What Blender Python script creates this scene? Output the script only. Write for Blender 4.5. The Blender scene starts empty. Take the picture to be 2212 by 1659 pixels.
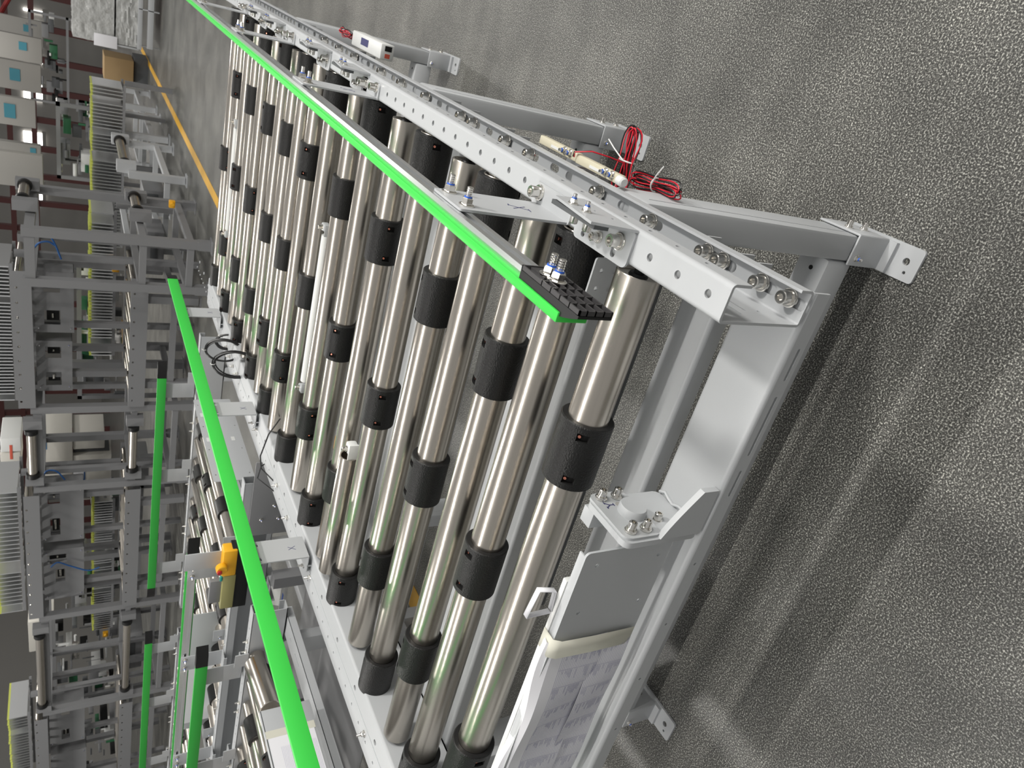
import bpy, bmesh, math, random
from mathutils import Vector, Matrix
random.seed(7)
PI = math.pi
S = bpy.context.scene
C = S.collection
Z0 = 0.68            # height of the conveyor frame top above the floor; local z is measured from there

# ------------------------------------------------------------------ camera
RC = Matrix(((0.25398025, -0.45693018, -0.85247219), (-0.86579081, -0.50030181, 0.01021643), (-0.43116158, 0.73546782, -0.52267273)))
CP = Vector((0.1973975, -0.4461481, 0.5298551))
FPX = 1551.97
cd = bpy.data.cameras.new('camera'); cam = bpy.data.objects.new('camera', cd); C.objects.link(cam)
cd.sensor_width = 36.0; cd.lens = 36.0 * FPX / 2212.0; cd.clip_start = 0.02; cd.clip_end = 200
xa, ya, za = RC[0], -RC[1], -RC[2]
cam.matrix_world = Matrix(((xa[0], ya[0], za[0], CP.x), (xa[1], ya[1], za[1], CP.y), (xa[2], ya[2], za[2], CP.z + Z0), (0, 0, 0, 1)))
cd.dof.use_dof = True; cd.dof.focus_distance = 1.05; cd.dof.aperture_fstop = 16
S.camera = cam

def at(px, py, axis, val):
    """the point on the plane axis=val (local heights) that the photo shows at pixel px, py"""
    d = RC.transposed() @ Vector(((px - 1106.0) / FPX, (py - 829.5) / FPX, 1.0))
    return CP + d * ((val - CP[axis]) / d[axis])

# ------------------------------------------------------------------ light
S.view_settings.view_transform = 'Standard'; S.view_settings.look = 'None'
S.view_settings.exposure = 0.0; S.view_settings.gamma = 1.0; S.view_settings.use_curve_mapping = False
w = bpy.data.worlds.new('hall'); S.world = w; w.use_nodes = True
wb = w.node_tree.nodes['Background']; wb.inputs[0].default_value = (0.80, 0.79, 0.77, 1); wb.inputs[1].default_value = 0.46
def lamp(name, loc, size, power, color=(1.0, 0.97, 0.92), sy=None, rot=(0, 0, 0)):
    ld = bpy.data.lights.new(name, 'AREA'); ld.energy = power; ld.color = color
    ld.shape = 'RECTANGLE'; ld.size = size; ld.size_y = sy or size
    o = bpy.data.objects.new(name, ld); C.objects.link(o); o.location = loc; o.rotation_euler = rot
    return o
lamp('ceiling_lamp', (2.9, 1.5, 5.3), 0.45, 170, sy=0.45, rot=(math.radians(-12), math.radians(30), 0))
lamp('ceiling_lamp', (7.5, 0.5, 5.0), 2.2, 430, sy=3.5, rot=(0, math.radians(62), 0))
lamp('strip_lamp', (-3.5, -.25, 5.4), 11.0, 190, sy=0.12)
for i, (x, y, e) in enumerate([(-3.4, 6.2, 90), (-9.0, 4.5, 200), (-7.0, 11.0, 220), (0.5, 9.5, 100), (-3.0, 16, 160)]):
    lamp('ceiling_lamp', (x, y, 5.8), 0.3, e, sy=1.2)

# ------------------------------------------------------------------ materials
def mat(name, col, rough=0.5, metal=0.0, bump=None, spec=None, emit=None, noise=None, alpha=None, trans=None, coat=None, aniso=None):
    m = bpy.data.materials.new(name); m.use_nodes = True
    nt = m.node_tree; b = nt.nodes['Principled BSDF']
    b.inputs['Base Color'].default_value = (*col, 1); b.inputs['Roughness'].default_value = rough; b.inputs['Metallic'].default_value = metal
    if spec is not None: b.inputs['Specular IOR Level'].default_value = spec
    if coat: b.inputs['Coat Weight'].default_value = coat; b.inputs['Coat Roughness'].default_value = .15
    if emit: b.inputs['Emission Color'].default_value = (*col, 1); b.inputs['Emission Strength'].default_value = emit
    if alpha is not None: b.inputs['Alpha'].default_value = alpha
    if trans: b.inputs['Transmission Weight'].default_value = trans
    tc = nt.nodes.new('ShaderNodeTexCoord')
    if noise:   # (scale vector, amount)
        mp = nt.nodes.new('ShaderNodeMapping'); mp.inputs['Scale'].default_value = noise[0]
        nz = nt.nodes.new('ShaderNodeTexNoise'); nz.inputs['Scale'].default_value = 1.0; nz.inputs['Detail'].default_value = 4
        nt.links.new(tc.outputs['Object'], mp.inputs[0]); nt.links.new(mp.outputs[0], nz.inputs[0])
        mx = nt.nodes.new('ShaderNodeMix'); mx.data_type = 'RGBA'
        a = noise[1]
        mx.inputs[6].default_value = (*[c * (1 - a) for c in col], 1); mx.inputs[7].default_value = (*[min(1, c * (1 + a)) for c in col], 1)
        nt.links.new(nz.outputs[0], mx.inputs[0]); nt.links.new(mx.outputs[2], b.inputs['Base Color'])
    if bump:    # (scale, strength, distance)
        nz = nt.nodes.new('ShaderNodeTexNoise'); nz.inputs['Scale'].default_value = bump[0]; nz.inputs['Detail'].default_value = 2
        bp = nt.nodes.new('ShaderNodeBump'); bp.inputs['Strength'].default_value = bump[1]; bp.inputs['Distance'].default_value = bump[2]
        nt.links.new(tc.outputs['Object'], nz.inputs[0]); nt.links.new(nz.outputs[0], bp.inputs['Height']); nt.links.new(bp.outputs[0], b.inputs['Normal'])
    return m
M = {}
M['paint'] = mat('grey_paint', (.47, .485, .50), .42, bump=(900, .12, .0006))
M['paint_dim'] = mat('grey_paint_dimmed', (.20, .203, .21), .5)  # same grey paint, darkened for the weaker light at the back
M['dkpaint'] = mat('dark_grey_paint', (.09, .095, .10), .5)
M['steel'] = mat('brushed_steel', (.56, .52, .465), .26, 1.0, noise=((3, 260, 260), .08))
M['chrome'] = mat('bright_steel', (.78, .76, .72), .16, 1.0)
M['alu'] = mat('aluminium', (.86, .87, .88), .30, 1.0)
M['black'] = mat('black_plastic', (.009, .009, .009), .38, bump=(420, .7, .0014), spec=.35)
M['blacksm'] = mat('black_smooth_plastic', (.012, .012, .0125), .45, spec=.35)
M['gridrib'] = mat('grey_black_plastic', (.05, .048, .05), .5)
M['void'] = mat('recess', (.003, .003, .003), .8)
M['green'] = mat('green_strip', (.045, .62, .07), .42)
M['green_dim'] = mat('green_strip_dimmed', (.03, .40, .05), .5)  # same strip green, its colour darkened for the dimmer background
M['white'] = mat('white_plastic', (.72, .73, .72), .4)
M['cream'] = mat('cream_plastic', (.62, .58, .44), .45)
M['paper'] = mat('paper', (.82, .82, .86), .8)
M['tape'] = mat('masking_tape', (.66, .65, .56), .7)
M['ink'] = mat('ink', (.30, .30, .46), .8)
M['pen'] = mat('pen_ink', (.06, .06, .16), .7)
M['blue'] = mat('blue_mark', (.02, .12, .62), .5)
M['red'] = mat('red_wire', (.62, .015, .035), .4)
M['wire'] = mat('black_wire', (.012, .012, .013), .4)
M['copper'] = mat('copper_screw', (.75, .30, .22), .25, 1.0)
M['yellow'] = mat('yellow_plastic', (.90, .46, .02), .4)
M['olive'] = mat('olive_plastic', (.36, .34, .14), .45)
M['redp'] = mat('red_plastic', (.5, .02, .02), .4)
M['card'] = mat('cardboard', (.38, .26, .13), .8)
M['teal'] = mat('teal_label', (.05, .23, .30), .6)
M['maroon'] = mat('maroon_steel', (.10, .03, .028), .6)
M['board'] = mat('pale_board', (.34, .33, .31), .6)
M['film'] = mat('stretch_film', (.62, .63, .62), .22, bump=(9, .8, .05), alpha=.75)
M['lit'] = mat('lit_window', (1.0, .97, .93), .5, emit=6.0)
M['whitew'] = mat('machine_white', (.62, .60, .55), .5)
M['bluew'] = mat('blue_hose', (.02, .10, .30), .4)
M['stickred'] = mat('sticker_red', (.6, .1, .06), .6)
M['pcb'] = mat('green_board', (.02, .12, .05), .5)
M['yglow'] = mat('yellow_green_cap', (.55, .60, .12), .5)

def floor_mat():
    m = bpy.data.materials.new('speckled_floor'); m.use_nodes = True; nt = m.node_tree; b = nt.nodes['Principled BSDF']
    N = nt.nodes.new; L = nt.links.new
    tc = N('ShaderNodeTexCoord')
    n1 = N('ShaderNodeTexNoise'); n1.inputs['Scale'].default_value = 330; n1.inputs['Detail'].default_value = 3; n1.inputs['Roughness'].default_value = .65
    L(tc.outputs['Object'], n1.inputs[0])
    r1 = N('ShaderNodeValToRGB'); e = r1.color_ramp.elements
    e[0].position = .40; e[0].color = (.030, .030, .028, 1); e[1].position = .68; e[1].color = (.66, .66, .62, 1)  # pale speckles: partly grain, partly painted glints of the bumpy surface
    m1 = e.new(.53); m1.color = (.10, .10, .095, 1)
    L(n1.outputs[0], r1.inputs[0])
    # large soft wear stains, with shading from the conveyor painted in too
    n2 = N('ShaderNodeTexNoise'); n2.inputs['Scale'].default_value = 2.3; n2.inputs['Detail'].default_value = 5; n2.inputs['Roughness'].default_value = .6
    L(tc.outputs['Object'], n2.inputs[0])
    r2 = N('ShaderNodeValToRGB'); e2 = r2.color_ramp.elements; e2[0].position = .32; e2[0].color = (.62, .62, .61, 1); e2[1].position = .68; e2[1].color = (1.35, 1.34, 1.30, 1)
    L(n2.outputs[0], r2.inputs[0])
    mx = N('ShaderNodeMix'); mx.data_type = 'RGBA'; mx.blend_type = 'MULTIPLY'; mx.inputs[0].default_value = 1
    L(r1.outputs[0], mx.inputs[6]); L(r2.outputs[0], mx.inputs[7]); L(mx.outputs[2], b.inputs['Base Color'])
    bp = N('ShaderNodeBump'); bp.inputs['Strength'].default_value = .35; bp.inputs['Distance'].default_value = .0015
    L(n1.outputs[0], bp.inputs['Height']); L(bp.outputs[0], b.inputs['Normal'])
    b.inputs['Roughness'].default_value = .33
    return m
M['floor'] = floor_mat()

# ------------------------------------------------------------------ geometry helpers
class MB:
    def __init__(s): s.bm = bmesh.new(); s.mats = []
    def mi(s, m):
        if m is None: return 0
        if m not in s.mats: s.mats.append(m)
        return s.mats.index(m)
    def add(s, vs, fs, m=None):
        k = s.mi(m); V = [s.bm.verts.new(v) for v in vs]
        for f in fs:
            try: F = s.bm.faces.new([V[i] for i in f]); F.material_index = k; F.smooth = True
            except ValueError: pass
    def box(s, x0, x1, y0, y1, z0, z1, m=None, bev=0.0):
        if x0 > x1: x0, x1 = x1, x0
        if y0 > y1: y0, y1 = y1, y0
        if z0 > z1: z0, z1 = z1, z0
        vs = [(x, y, z) for x in (x0, x1) for y in (y0, y1) for z in (z0, z1)]
        fs = [(0, 1, 3, 2), (4, 6, 7, 5), (0, 4, 5, 1), (2, 3, 7, 6), (0, 2, 6, 4), (1, 5, 7, 3)]
        if bev:
            t = bmesh.new(); V = [t.verts.new(v) for v in vs]
            for f in fs: t.faces.new([V[i] for i in f])
            bmesh.ops.bevel(t, geom=t.edges[:], offset=bev, segments=2, affect='EDGES', profile=.5)
            t.verts.index_update()
            s.add([v.co[:] for v in t.verts], [[v.index for v in f.verts] for f in t.faces], m); t.free()
        else: s.add(vs, fs, m)
        return s
    def frame(s, p0, p1):
        d = Vector(p1) - Vector(p0); n = d.normalized()
        a = Vector((0, 0, 1)) if abs(n.z) < .9 else Vector((0, 1, 0))
        u = n.cross(a).normalized(); return n, u, n.cross(u)
    def lathe(s, p0, p1, prof, seg=24, m=None):
        """prof: list of (t along axis in metres from p0, radius)"""
        n, u, v = s.frame(p0, p1); p0 = Vector(p0); vs = []; fs = []
        for t, r in prof:
            for i in range(seg):
                a = 2 * PI * i / seg; vs.append(p0 + n * t + (u * math.cos(a) + v * math.sin(a)) * r)
        for j in range(len(prof) - 1):
            for i in range(seg): fs.append((j * seg + i, j * seg + (i + 1) % seg, (j + 1) * seg + (i + 1) % seg, (j + 1) * seg + i))
        if prof[0][1] > 1e-6: fs.append(tuple(range(seg))[::-1])
        if prof[-1][1] > 1e-6: fs.append(tuple((len(prof) - 1) * seg + i for i in range(seg)))
        s.add(vs, fs, m); return s
    def cyl(s, p0, p1, r, seg=16, m=None, ch=0.0):
        L = (Vector(p1) - Vector(p0)).length
        return s.lathe(p0, p1, [(0, r - ch), (ch, r), (L - ch, r), (L, r - ch)] if ch else [(0, r), (L, r)], seg, m)
    def sweep(s, pts, r, seg=6, m=None):
        pts = [Vector(p) for p in pts]; vs = []; fs = []; pu = None
        for i, p in enumerate(pts):
            d = (pts[min(i + 1, len(pts) - 1)] - pts[max(i - 1, 0)]).normalized()
            a = pu if pu is not None else (Vector((0, 0, 1)) if abs(d.z) < .9 else Vector((1, 0, 0)))
            u = (a - d * a.dot(d)); u = u.normalized() if u.length > 1e-6 else d.orthogonal().normalized()
            pu = u; v = d.cross(u)
            for k in range(seg):
                t = 2 * PI * k / seg; vs.append(p + (u * math.cos(t) + v * math.sin(t)) * r)
        for j in range(len(pts) - 1):
            for k in range(seg): fs.append((j * seg + k, j * seg + (k + 1) % seg, (j + 1) * seg + (k + 1) % seg, (j + 1) * seg + k))
        fs.append(tuple(range(seg))[::-1]); fs.append(tuple((len(pts) - 1) * seg + k for k in range(seg)))
        s.add(vs, fs, m); return s
    def prism(s, loop, vec, m=None):
        n = len(loop); vec = Vector(vec); vs = [Vector(p) for p in loop] + [Vector(p) + vec for p in loop]
        s.add(vs, [tuple(range(n))[::-1], tuple(range(n, 2 * n))] + [(i, (i + 1) % n, n + (i + 1) % n, n + i) for i in range(n)], m); return s
    def plate(s, o, u, v, outer, holes, th, m=None):
        """plate in the plane o + a*u + b*v with real holes, th thick along u x v"""
        o, u, v = Vector(o), Vector(u), Vector(v); n = u.cross(v).normalized() * th
        t = bmesh.new(); loops = [outer] + holes; L = []; ed = []
        for lp in loops:
            vv = [t.verts.new((a, b, 0)) for a, b in lp]; L.append(len(vv))
            ed += [t.edges.new((vv[i], vv[(i + 1) % len(vv)])) for i in range(len(vv))]
        bmesh.ops.triangle_fill(t, use_beauty=True, edges=ed, use_dissolve=False)
        t.verts.index_update(); co = [o + u * q.co.x + v * q.co.y for q in t.verts]
        k = len(co); fs = [[q.index for q in f.verts] for f in t.faces]; t.free()
        vs = co + [c + n for c in co]; F = [tuple(f) for f in fs] + [tuple(k + i for i in reversed(f)) for f in fs]
        b = 0
        for ln in L:
            F += [(b + i, b + (i + 1) % ln, k + b + (i + 1) % ln, k + b + i) for i in range(ln)]; b += ln
        s.add(vs, F, m); return s
    def build(s, name, m=None, parent=None, loc=None, ang=38, xf=None):
        if xf is not None: bmesh.ops.transform(s.bm, matrix=xf, verts=s.bm.verts)
        bmesh.ops.recalc_face_normals(s.bm, faces=s.bm.faces)
        if loc is not None: bmesh.ops.translate(s.bm, vec=-Vector(loc), verts=s.bm.verts)
        me = bpy.data.meshes.new(name); s.bm.to_mesh(me); s.bm.free()
        for x in (s.mats or [m]): me.materials.append(x if x is not None else m)
        me.set_sharp_from_angle(angle=math.radians(ang))
        o = bpy.data.objects.new(name, me); C.objects.link(o)
        if parent is not None: o.parent = parent
        if loc is not None: o.location = loc
        return o
def circ(cx, cy, r, n=14): return [(cx + r * math.cos(2 * PI * i / n), cy + r * math.sin(2 * PI * i / n)) for i in range(n)]
def slot(cx, cy, l, r, n=6, axis=0):
    p = [(cx + l / 2 + r * math.cos(a), cy + r * math.sin(a)) for a in [-PI / 2 + PI * i / n for i in range(n + 1)]]
    p += [(cx - l / 2 + r * math.cos(a), cy + r * math.sin(a)) for a in [PI / 2 + PI * i / n for i in range(n + 1)]]
    return p if axis == 0 else [(cx + (b - cy), cy + (a - cx)) for a, b in p]
def rrect(x0, x1, y0, y1, r=.004, n=3):
    o = []
    for cx, cy, a0 in ((x1 - r, y1 - r, 0), (x0 + r, y1 - r, PI / 2), (x0 + r, y0 + r, PI), (x1 - r, y0 + r, 3 * PI / 2)):
        o += [(cx + r * math.cos(a0 + PI / 2 * i / n), cy + r * math.sin(a0 + PI / 2 * i / n)) for i in range(n + 1)]
    return o
def tag(o, label=None, cat=None, group=None, kind=None):
    if label: o['label'] = label
    if cat: o['category'] = cat
    if group: o['group'] = group
    if kind: o['kind'] = kind
    return o
def empty(name, loc, rz=0, label=None, cat=None, group=None):
    o = bpy.data.objects.new(name, None); C.objects.link(o); o.location = loc; o.rotation_euler = (0, 0, rz); o.empty_display_size = .1
    return tag(o, label, cat, group)
def children(o): return [c for c in bpy.data.objects if c.parent == o]
def copy_tree(o, parent=None):
    c = o.copy(); C.objects.link(c); c.parent = parent
    for ch in children(o): copy_tree(ch, c)
    return c

# ------------------------------------------------------------------ fasteners (as mesh data reused by every bolt)
def bolt_mb(h=.012, r=.0075, wr=.0105, col=None):
    """socket head screw standing on z=0 with two washers, hex socket in its head"""
    b = MB(); n = 24
    b.lathe((0, 0, 0), (0, 0, 1), [(0, wr), (.0018, wr), (.0021, wr * .9), (.0040, wr * .88)], n, M['chrome'])
    t = bmesh.new()
    zz = .004 + h
    b.lathe((0, 0, .004), (0, 0, 1), [(0, r), (h - .001, r), (h, r - .0008), (h, r * .52), (h - .005, r * .50), (h - .005, 0)], n, M['chrome'])
    t.free(); return b
def nut_mb(stud=.012, ls=1.0, blue=True):
    b = MB()
    b.lathe((0, 0, 0), (0, 0, 1), [(0, .0098 * ls), (.0012, .0098 * ls), (.0025, .0078 * ls)], 22, M['chrome'])
    b.lathe((0, 0, .001), (0, 0, 1), [(0, .0073 * ls), (.0075 * ls, .0073 * ls), (.0085 * ls, .0062 * ls)], 6, M['chrome'])
    if blue: b.lathe((0, 0, .0085 * ls), (0, 0, 1), [(0, .0048 * ls), (.0025, .0046 * ls), (.0025, .003)], 16, M['blue'])
    pr = []; k = 5
    for i in range(k + 1):
        z = (stud) * i / k; pr += [(z, .0038 * ls), (z + stud / k * .5, .0033 * ls)]
    b.lathe((0, 0, .0085 * ls), (0, 0, 1), pr, 14, M['chrome'])
    return b
_tmp = {}
def fast(kind, p, axis, parent, name='bolt'):
    """place a copy of a fastener with its axis along `axis`"""
    if kind not in _tmp:
        o = {'bolt': lambda: bolt_mb(), 'bolt_s': lambda: bolt_mb(.009, .0052, .0075), 'nut': lambda: nut_mb(), 'nut_s': lambda: nut_mb(.006, .62), 'nut_p': lambda: nut_mb(.010, .8, False)}[kind]().build(name, None)
        _tmp[kind] = o.data; bpy.data.objects.remove(o)
    o = bpy.data.objects.new(name, _tmp[kind]); C.objects.link(o); o.parent = parent
    o.location = p; o.rotation_mode = 'QUATERNION'; o.rotation_quaternion = Vector((0, 0, 1)).rotation_difference(Vector(axis))
    return o

# ------------------------------------------------------------------ the floor and the orange line
fb = MB(); fb.box(-24, 10, -6, 42, -.05, 0); floor = fb.build('floor', M['floor']); tag(floor, kind='structure')
lb = MB()
M['orange'] = mat('orange_floor_line', (.72, .40, .04), .45, noise=((3, 3, 3), .25))
lb.box(-2.03, -1.93, 1.2, 24, .0005, .003, None); ln = lb.build('floor_line', M['orange']); tag(ln, 'orange painted line running away across the dark floor', 'floor line')

# ------------------------------------------------------------------ roller: sleeves sit at local x
RR, SR, SL = .027, .0355, .0945
def sleeve_data():
    b = MB(); ns = 40; xs = [0, .0015, .010, .021, .0735, .0845, .093, SL]; vs = []; fs = []
    rad = [SR - .0015, SR, SR, SR, SR, SR, SR, SR - .0015]
    pk = {}
    for x, r in zip(xs, rad):
        for i in range(ns): a = 2 * PI * i / ns; vs.append((x, r * math.cos(a), r * math.sin(a)))
    for j in range(len(xs) - 1):
        for i in range(ns):
            if j in (2, 4) and i % 20 in (4, 5, 6): continue
            fs.append((j * ns + i, j * ns + (i + 1) % ns, (j + 1) * ns + (i + 1) % ns, (j + 1) * ns + i))
    b.add(vs, fs, M['black'])
    # ring faces at the two ends
    for x, r in ((0, SR - .0015), (SL, SR - .0015)):
        v = [(x, q * math.cos(2 * PI * i / ns), q * math.sin(2 * PI * i / ns)) for q in (r, RR + .0002) for i in range(ns)]
        b.add(v, [(i, (i + 1) % ns, ns + (i + 1) % ns, ns + i) for i in range(ns)], M['blacksm'])
    # pockets with a screw in each
    for x0, x1 in ((.010, .021), (.0735, .0845)):
        for h in (4, 24):
            A = [2 * PI * (h + k) / ns for k in range(4)]; ri = RR + .0015
            v = []
            for q in (SR, ri):
                for x in (x0, x1):
                    for a in A: v.append((x, q * math.cos(a), q * math.sin(a)))
            f = [(8, 9, 13, 12), (9, 10, 14, 13), (10, 11, 15, 14)]
            for k in range(3): f += [(k, k + 1, 8 + k + 1, 8 + k), (4 + k, 4 + k + 1, 12 + k + 1, 12 + k)]
            f += [(0, 4, 12, 8), (3, 7, 15, 11)]
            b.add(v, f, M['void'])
            a = 2 * PI * (h + .6) / ns; d = Vector((0, math.cos(a), math.sin(a))); p = Vector(((x0 + x1) / 2, 0, 0)) + d * ri
            b.cyl(p, p + d * .0035, .0022, 8, M['copper'])
    o = b.build('sleeve', None); d = o.data; bpy.data.objects.remove(o); return d
SLEEVE = sleeve_data()
TUBES = {}
def tube_data(L, cap):
    if (L, cap) in TUBES: return TUBES[(L, cap)]
    b = MB()
    b.lathe((0, 0, 0), (1, 0, 0), [(0.003, RR - .0035), (0, RR - .0025), (0, RR - .0008), (.0012, RR), (L - .0012, RR), (L, RR - .0008), (L, RR - .0025), (L - .003, RR - .0035)], 48, M['steel'])
    o = b.build('roller_tube', None); TUBES[(L, cap)] = o.data; bpy.data.objects.remove(o)
    b = MB()
    b.lathe((-.004, 0, 0), (1, 0, 0), [(0, RR - .003), (.001, RR - .003), (.001, .012), (.004, .0105), (.004, .0062), (.018, .006)], 24, M['blacksm'])
    o = b.build('end_cap', None); TUBES['c'] = o.data; bpy.data.objects.remove(o)
    b = MB(); b.lathe((L, 0, 0), (L + 1, 0, 0), [(0, .021), (.006, .021), (.0075, .0195), (.0075, .008)], 32, M['chrome'])
    o = b.build('bearing_ring', None); TUBES[(L, 'b')] = o.data; bpy.data.objects.remove(o)
    return TUBES[(L, cap)]
def roller(parent, x0, x1, y, z, sl, axis='x'):
    """a roller from x0 to x1, sleeves centred at the x in sl"""
    L = round(x1 - x0, 4)
    d = tube_data(L, 0)
    r = bpy.data.objects.new('roller', d); C.objects.link(r); r.parent = parent; r.location = (x0, y, z)
    rot = random.uniform(0, 2 * PI)
    for x, a in ((0, PI), (L, 0)):
        c = bpy.data.objects.new('end_cap', TUBES['c']); C.objects.link(c); c.parent = r; c.location = (x, 0, 0); c.rotation_euler = (0, 0, a)
    if sl and sl[0] > -.12:
        c = bpy.data.objects.new('bearing_ring', TUBES[(L, 'b')]); C.objects.link(c); c.parent = r
    for s in sl:
        q = bpy.data.objects.new('sleeve', SLEEVE); C.objects.link(q); q.parent = r
        q.location = (s - SL / 2 - x0, 0, 0); q.rotation_euler = (rot + random.uniform(-.6, .6), 0, 0)
    return r

# ------------------------------------------------------------------ the main conveyor
con = empty('roller_conveyor', (0, 0, Z0), 0, 'long steel roller conveyor in front with black sleeved rollers and green side strips', 'conveyor')
CL, CW, CH, T = 3.0, .041, .12, .003
def side_channel():
    b = MB(); P3 = M['paint']
    hs = [circ(.0258 + .0475 * k, .0202, .0046, 14) for k in range(62)]
    r = .005
    # top flange: u = y, v = x
    b.plate((0, 0, 0), (0, 1, 0), (1, 0, 0), [(0, r), (CL, r), (CL, CW - r), (0, CW - r)], hs, T, P3)
    # bottom flange with slots for the crossbeam bolts
    BY = [.0226, .0637, .127, .155, .2645, .388, .592, .68, .815, .8676, 1.05, 1.2, 1.34, 1.5555, 1.7, 1.85, 2.0, 2.2, 2.35, 2.5, 2.75]
    sl = []; pos = .05; used = []
    for yb in BY:
        used.append(yb); sl.append(slot(yb - .008, .0225, .016, .0062))
    k = .33
    while k < CL - .05:
        if min(abs(k - q) for q in used) > .036: sl.append(slot(k, .0225, .014, .0058)); used.append(k)
        k += .047
    b.plate((0, 0, -CH + T), (0, 1, 0), (1, 0, 0), [(0, r), (CL, r), (CL, CW - r), (0, CW - r)], sl, T, P3)
    # web with slots and pin holes, u = y, v = z, normal +x
    wh = [slot(.035, -.052, .026, .0014), slot(.045, -.068, .026, .0014), circ(.062, -.035, .0022, 8), circ(.03, -.088, .0022, 8)]
    b.plate((0, 0, 0), (0, 1, 0), (0, 0, 1), [(0, -r), (0, -CH + r), (CL, -CH + r), (CL, -r)], wh, T, P3)
    # lips with little oval holes
    lh = [circ(.055 + .0475 * k, -.0165, .0035, 10) for k in range(61)]
    b.plate((CW - T, 0, 0), (0, 1, 0), (0, 0, 1), [(0, -r), (0, -.026), (CL, -.026), (CL, -r)], lh, T, P3)
    b.plate((CW - T, 0, 0), (0, 1, 0), (0, 0, 1), [(0, -CH + .020), (0, -CH + r), (CL, -CH + r), (CL, -CH + .020)], [], T, P3)
    # bends
    def bend(cx, cz, a0):
        vs = []; fs = []; n = 5
        for i in range(n + 1):
            a = a0 + PI / 2 * i / n
            for q in (r, r - T):
                for y in (0, CL): vs.append((cx + q * math.cos(a), y, cz + q * math.sin(a)))
        for i in range(n):
            o = i * 4; fs += [(o, o + 1, o + 5, o + 4), (o + 2, o + 6, o + 7, o + 3), (o, o + 4, o + 6, o + 2), (o + 1, o + 3, o + 7, o + 5)]
        b.add(vs, fs, P3)
    bend(r, -r, PI / 2); bend(CW - r, -r, 0); bend(r, -CH + r, PI); bend(CW - r, -CH + r, 3 * PI / 2)
    o = b.build('side_channel', None, con)
    for y in BY[:16]:
        q = fast('bolt', (.0238, y, -CH + T), (0, 0, 1), o)
    return o, BY
# flange thickness sits downwards: u x v = y cross x = -z
chan, BY = side_channel()
def left_channel():
    b = MB(); P3 = M['paint']; x0 = -1.123; x1 = -1.245; ya, yb = -.5, 2.78; r = .005
    hs = [circ(.1 + .0497 * k, .0915, .0036, 12) for k in range(62)] + [circ(.13 + .14 * k, .0415, .0062, 14) for k in range(22)]
    b.plate((x0, 0, -T), (0, 1, 0), (-1, 0, 0), [(ya, r), (yb, r), (yb, .122), (ya, .122)], hs, T, P3)
    b.plate((x0 - T, 0, 0), (0, 1, 0), (0, 0, 1), [(ya, -r), (ya, -.12), (yb, -.12), (yb, -r)], [], T, P3)
    b.box(x1, x1 + T, ya, yb, -.025, -T, P3)
    b.box(x0 - .045, x0, ya, yb, -.12, -.12 + T, P3)
    b.box(x0 - .062, x0 - .058, ya, yb, 0, .0012, P3)
    vs = []; fs = []; n = 5
    for i in range(n + 1):
        a = PI / 2 * i / n
        for q in (r, r - T):
            for y in (ya, yb): vs.append((x0 - r + q * math.cos(a), y, -r + q * math.sin(a)))
    for i in range(n): o = i * 4; fs += [(o, o + 1, o + 5, o + 4), (o + 2, o + 6, o + 7, o + 3), (o, o + 4, o + 6, o + 2), (o + 1, o + 3, o + 7, o + 5)]
    b.add(vs, fs, P3)
    o = b.build('side_channel', None, con)
    for y in (.46, .93, .99, 1.19, 1.33, 1.64, 1.70, 1.78, 2.02, 2.1, 2.18, 2.26, 2.36):
        fast('nut_p', (-1.19 - .012 * (y % .1 > .05), y, 0), (0, 0, 1), o)
    return o
left_channel()
YA = [.161, .387, .637, .93, 1.216, 1.531, 1.766, 2.02, 2.306, 2.58]
YB = [.285, .522, .785, 1.084, 1.382, 1.656, 1.89, 2.175, 2.446, 2.716]
for y in YA: roller(con, -1.113, -.012, y, -.03, (-.2545, -.883))
for y in YB: roller(con, -1.118, -.004, y, -.03, (-.0525, -.567, -1.083))

# ------------------------------------------------------------------ green guide rails
def guide(name, xs, sgn, y0, y1, z0, z1, parent, greenm, nubs=True, cap_near=True, cap_far=True, alz=(.137, .159), axis='y'):
    """xs: plane the brackets touch; sgn: direction from there to the green strip"""
    g = MB(); a = MB()
    g.box(xs + sgn * .0095, xs + sgn * .0195, y0, y1, z0, z1, greenm, .0012)
    s = g.build('wear_strip', None, parent)
    za, zb = alz; zm = (za + zb) / 2
    for p, q in ((za, zm - .0035), (zm + .0035, zb)): a.box(xs, xs + sgn * .0095, y0 + .004, y1 - .004, p, q, None)
    a.box(xs + sgn * .005, xs + sgn * .0095, y0 + .004, y1 - .004, zm - .0036, zm + .0036, None)
    pr = a.build('aluminium_profile', M['alu'], s)
    return s
gr = guide('guide_rail', .0, -1, .030, 2.72, .131, .1655, con, M['green'])
gl = guide('guide_rail', -1.1245, 1, -.3, 2.70, .137, .1765, con, M['green'], alz=(.146, .168))
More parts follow.
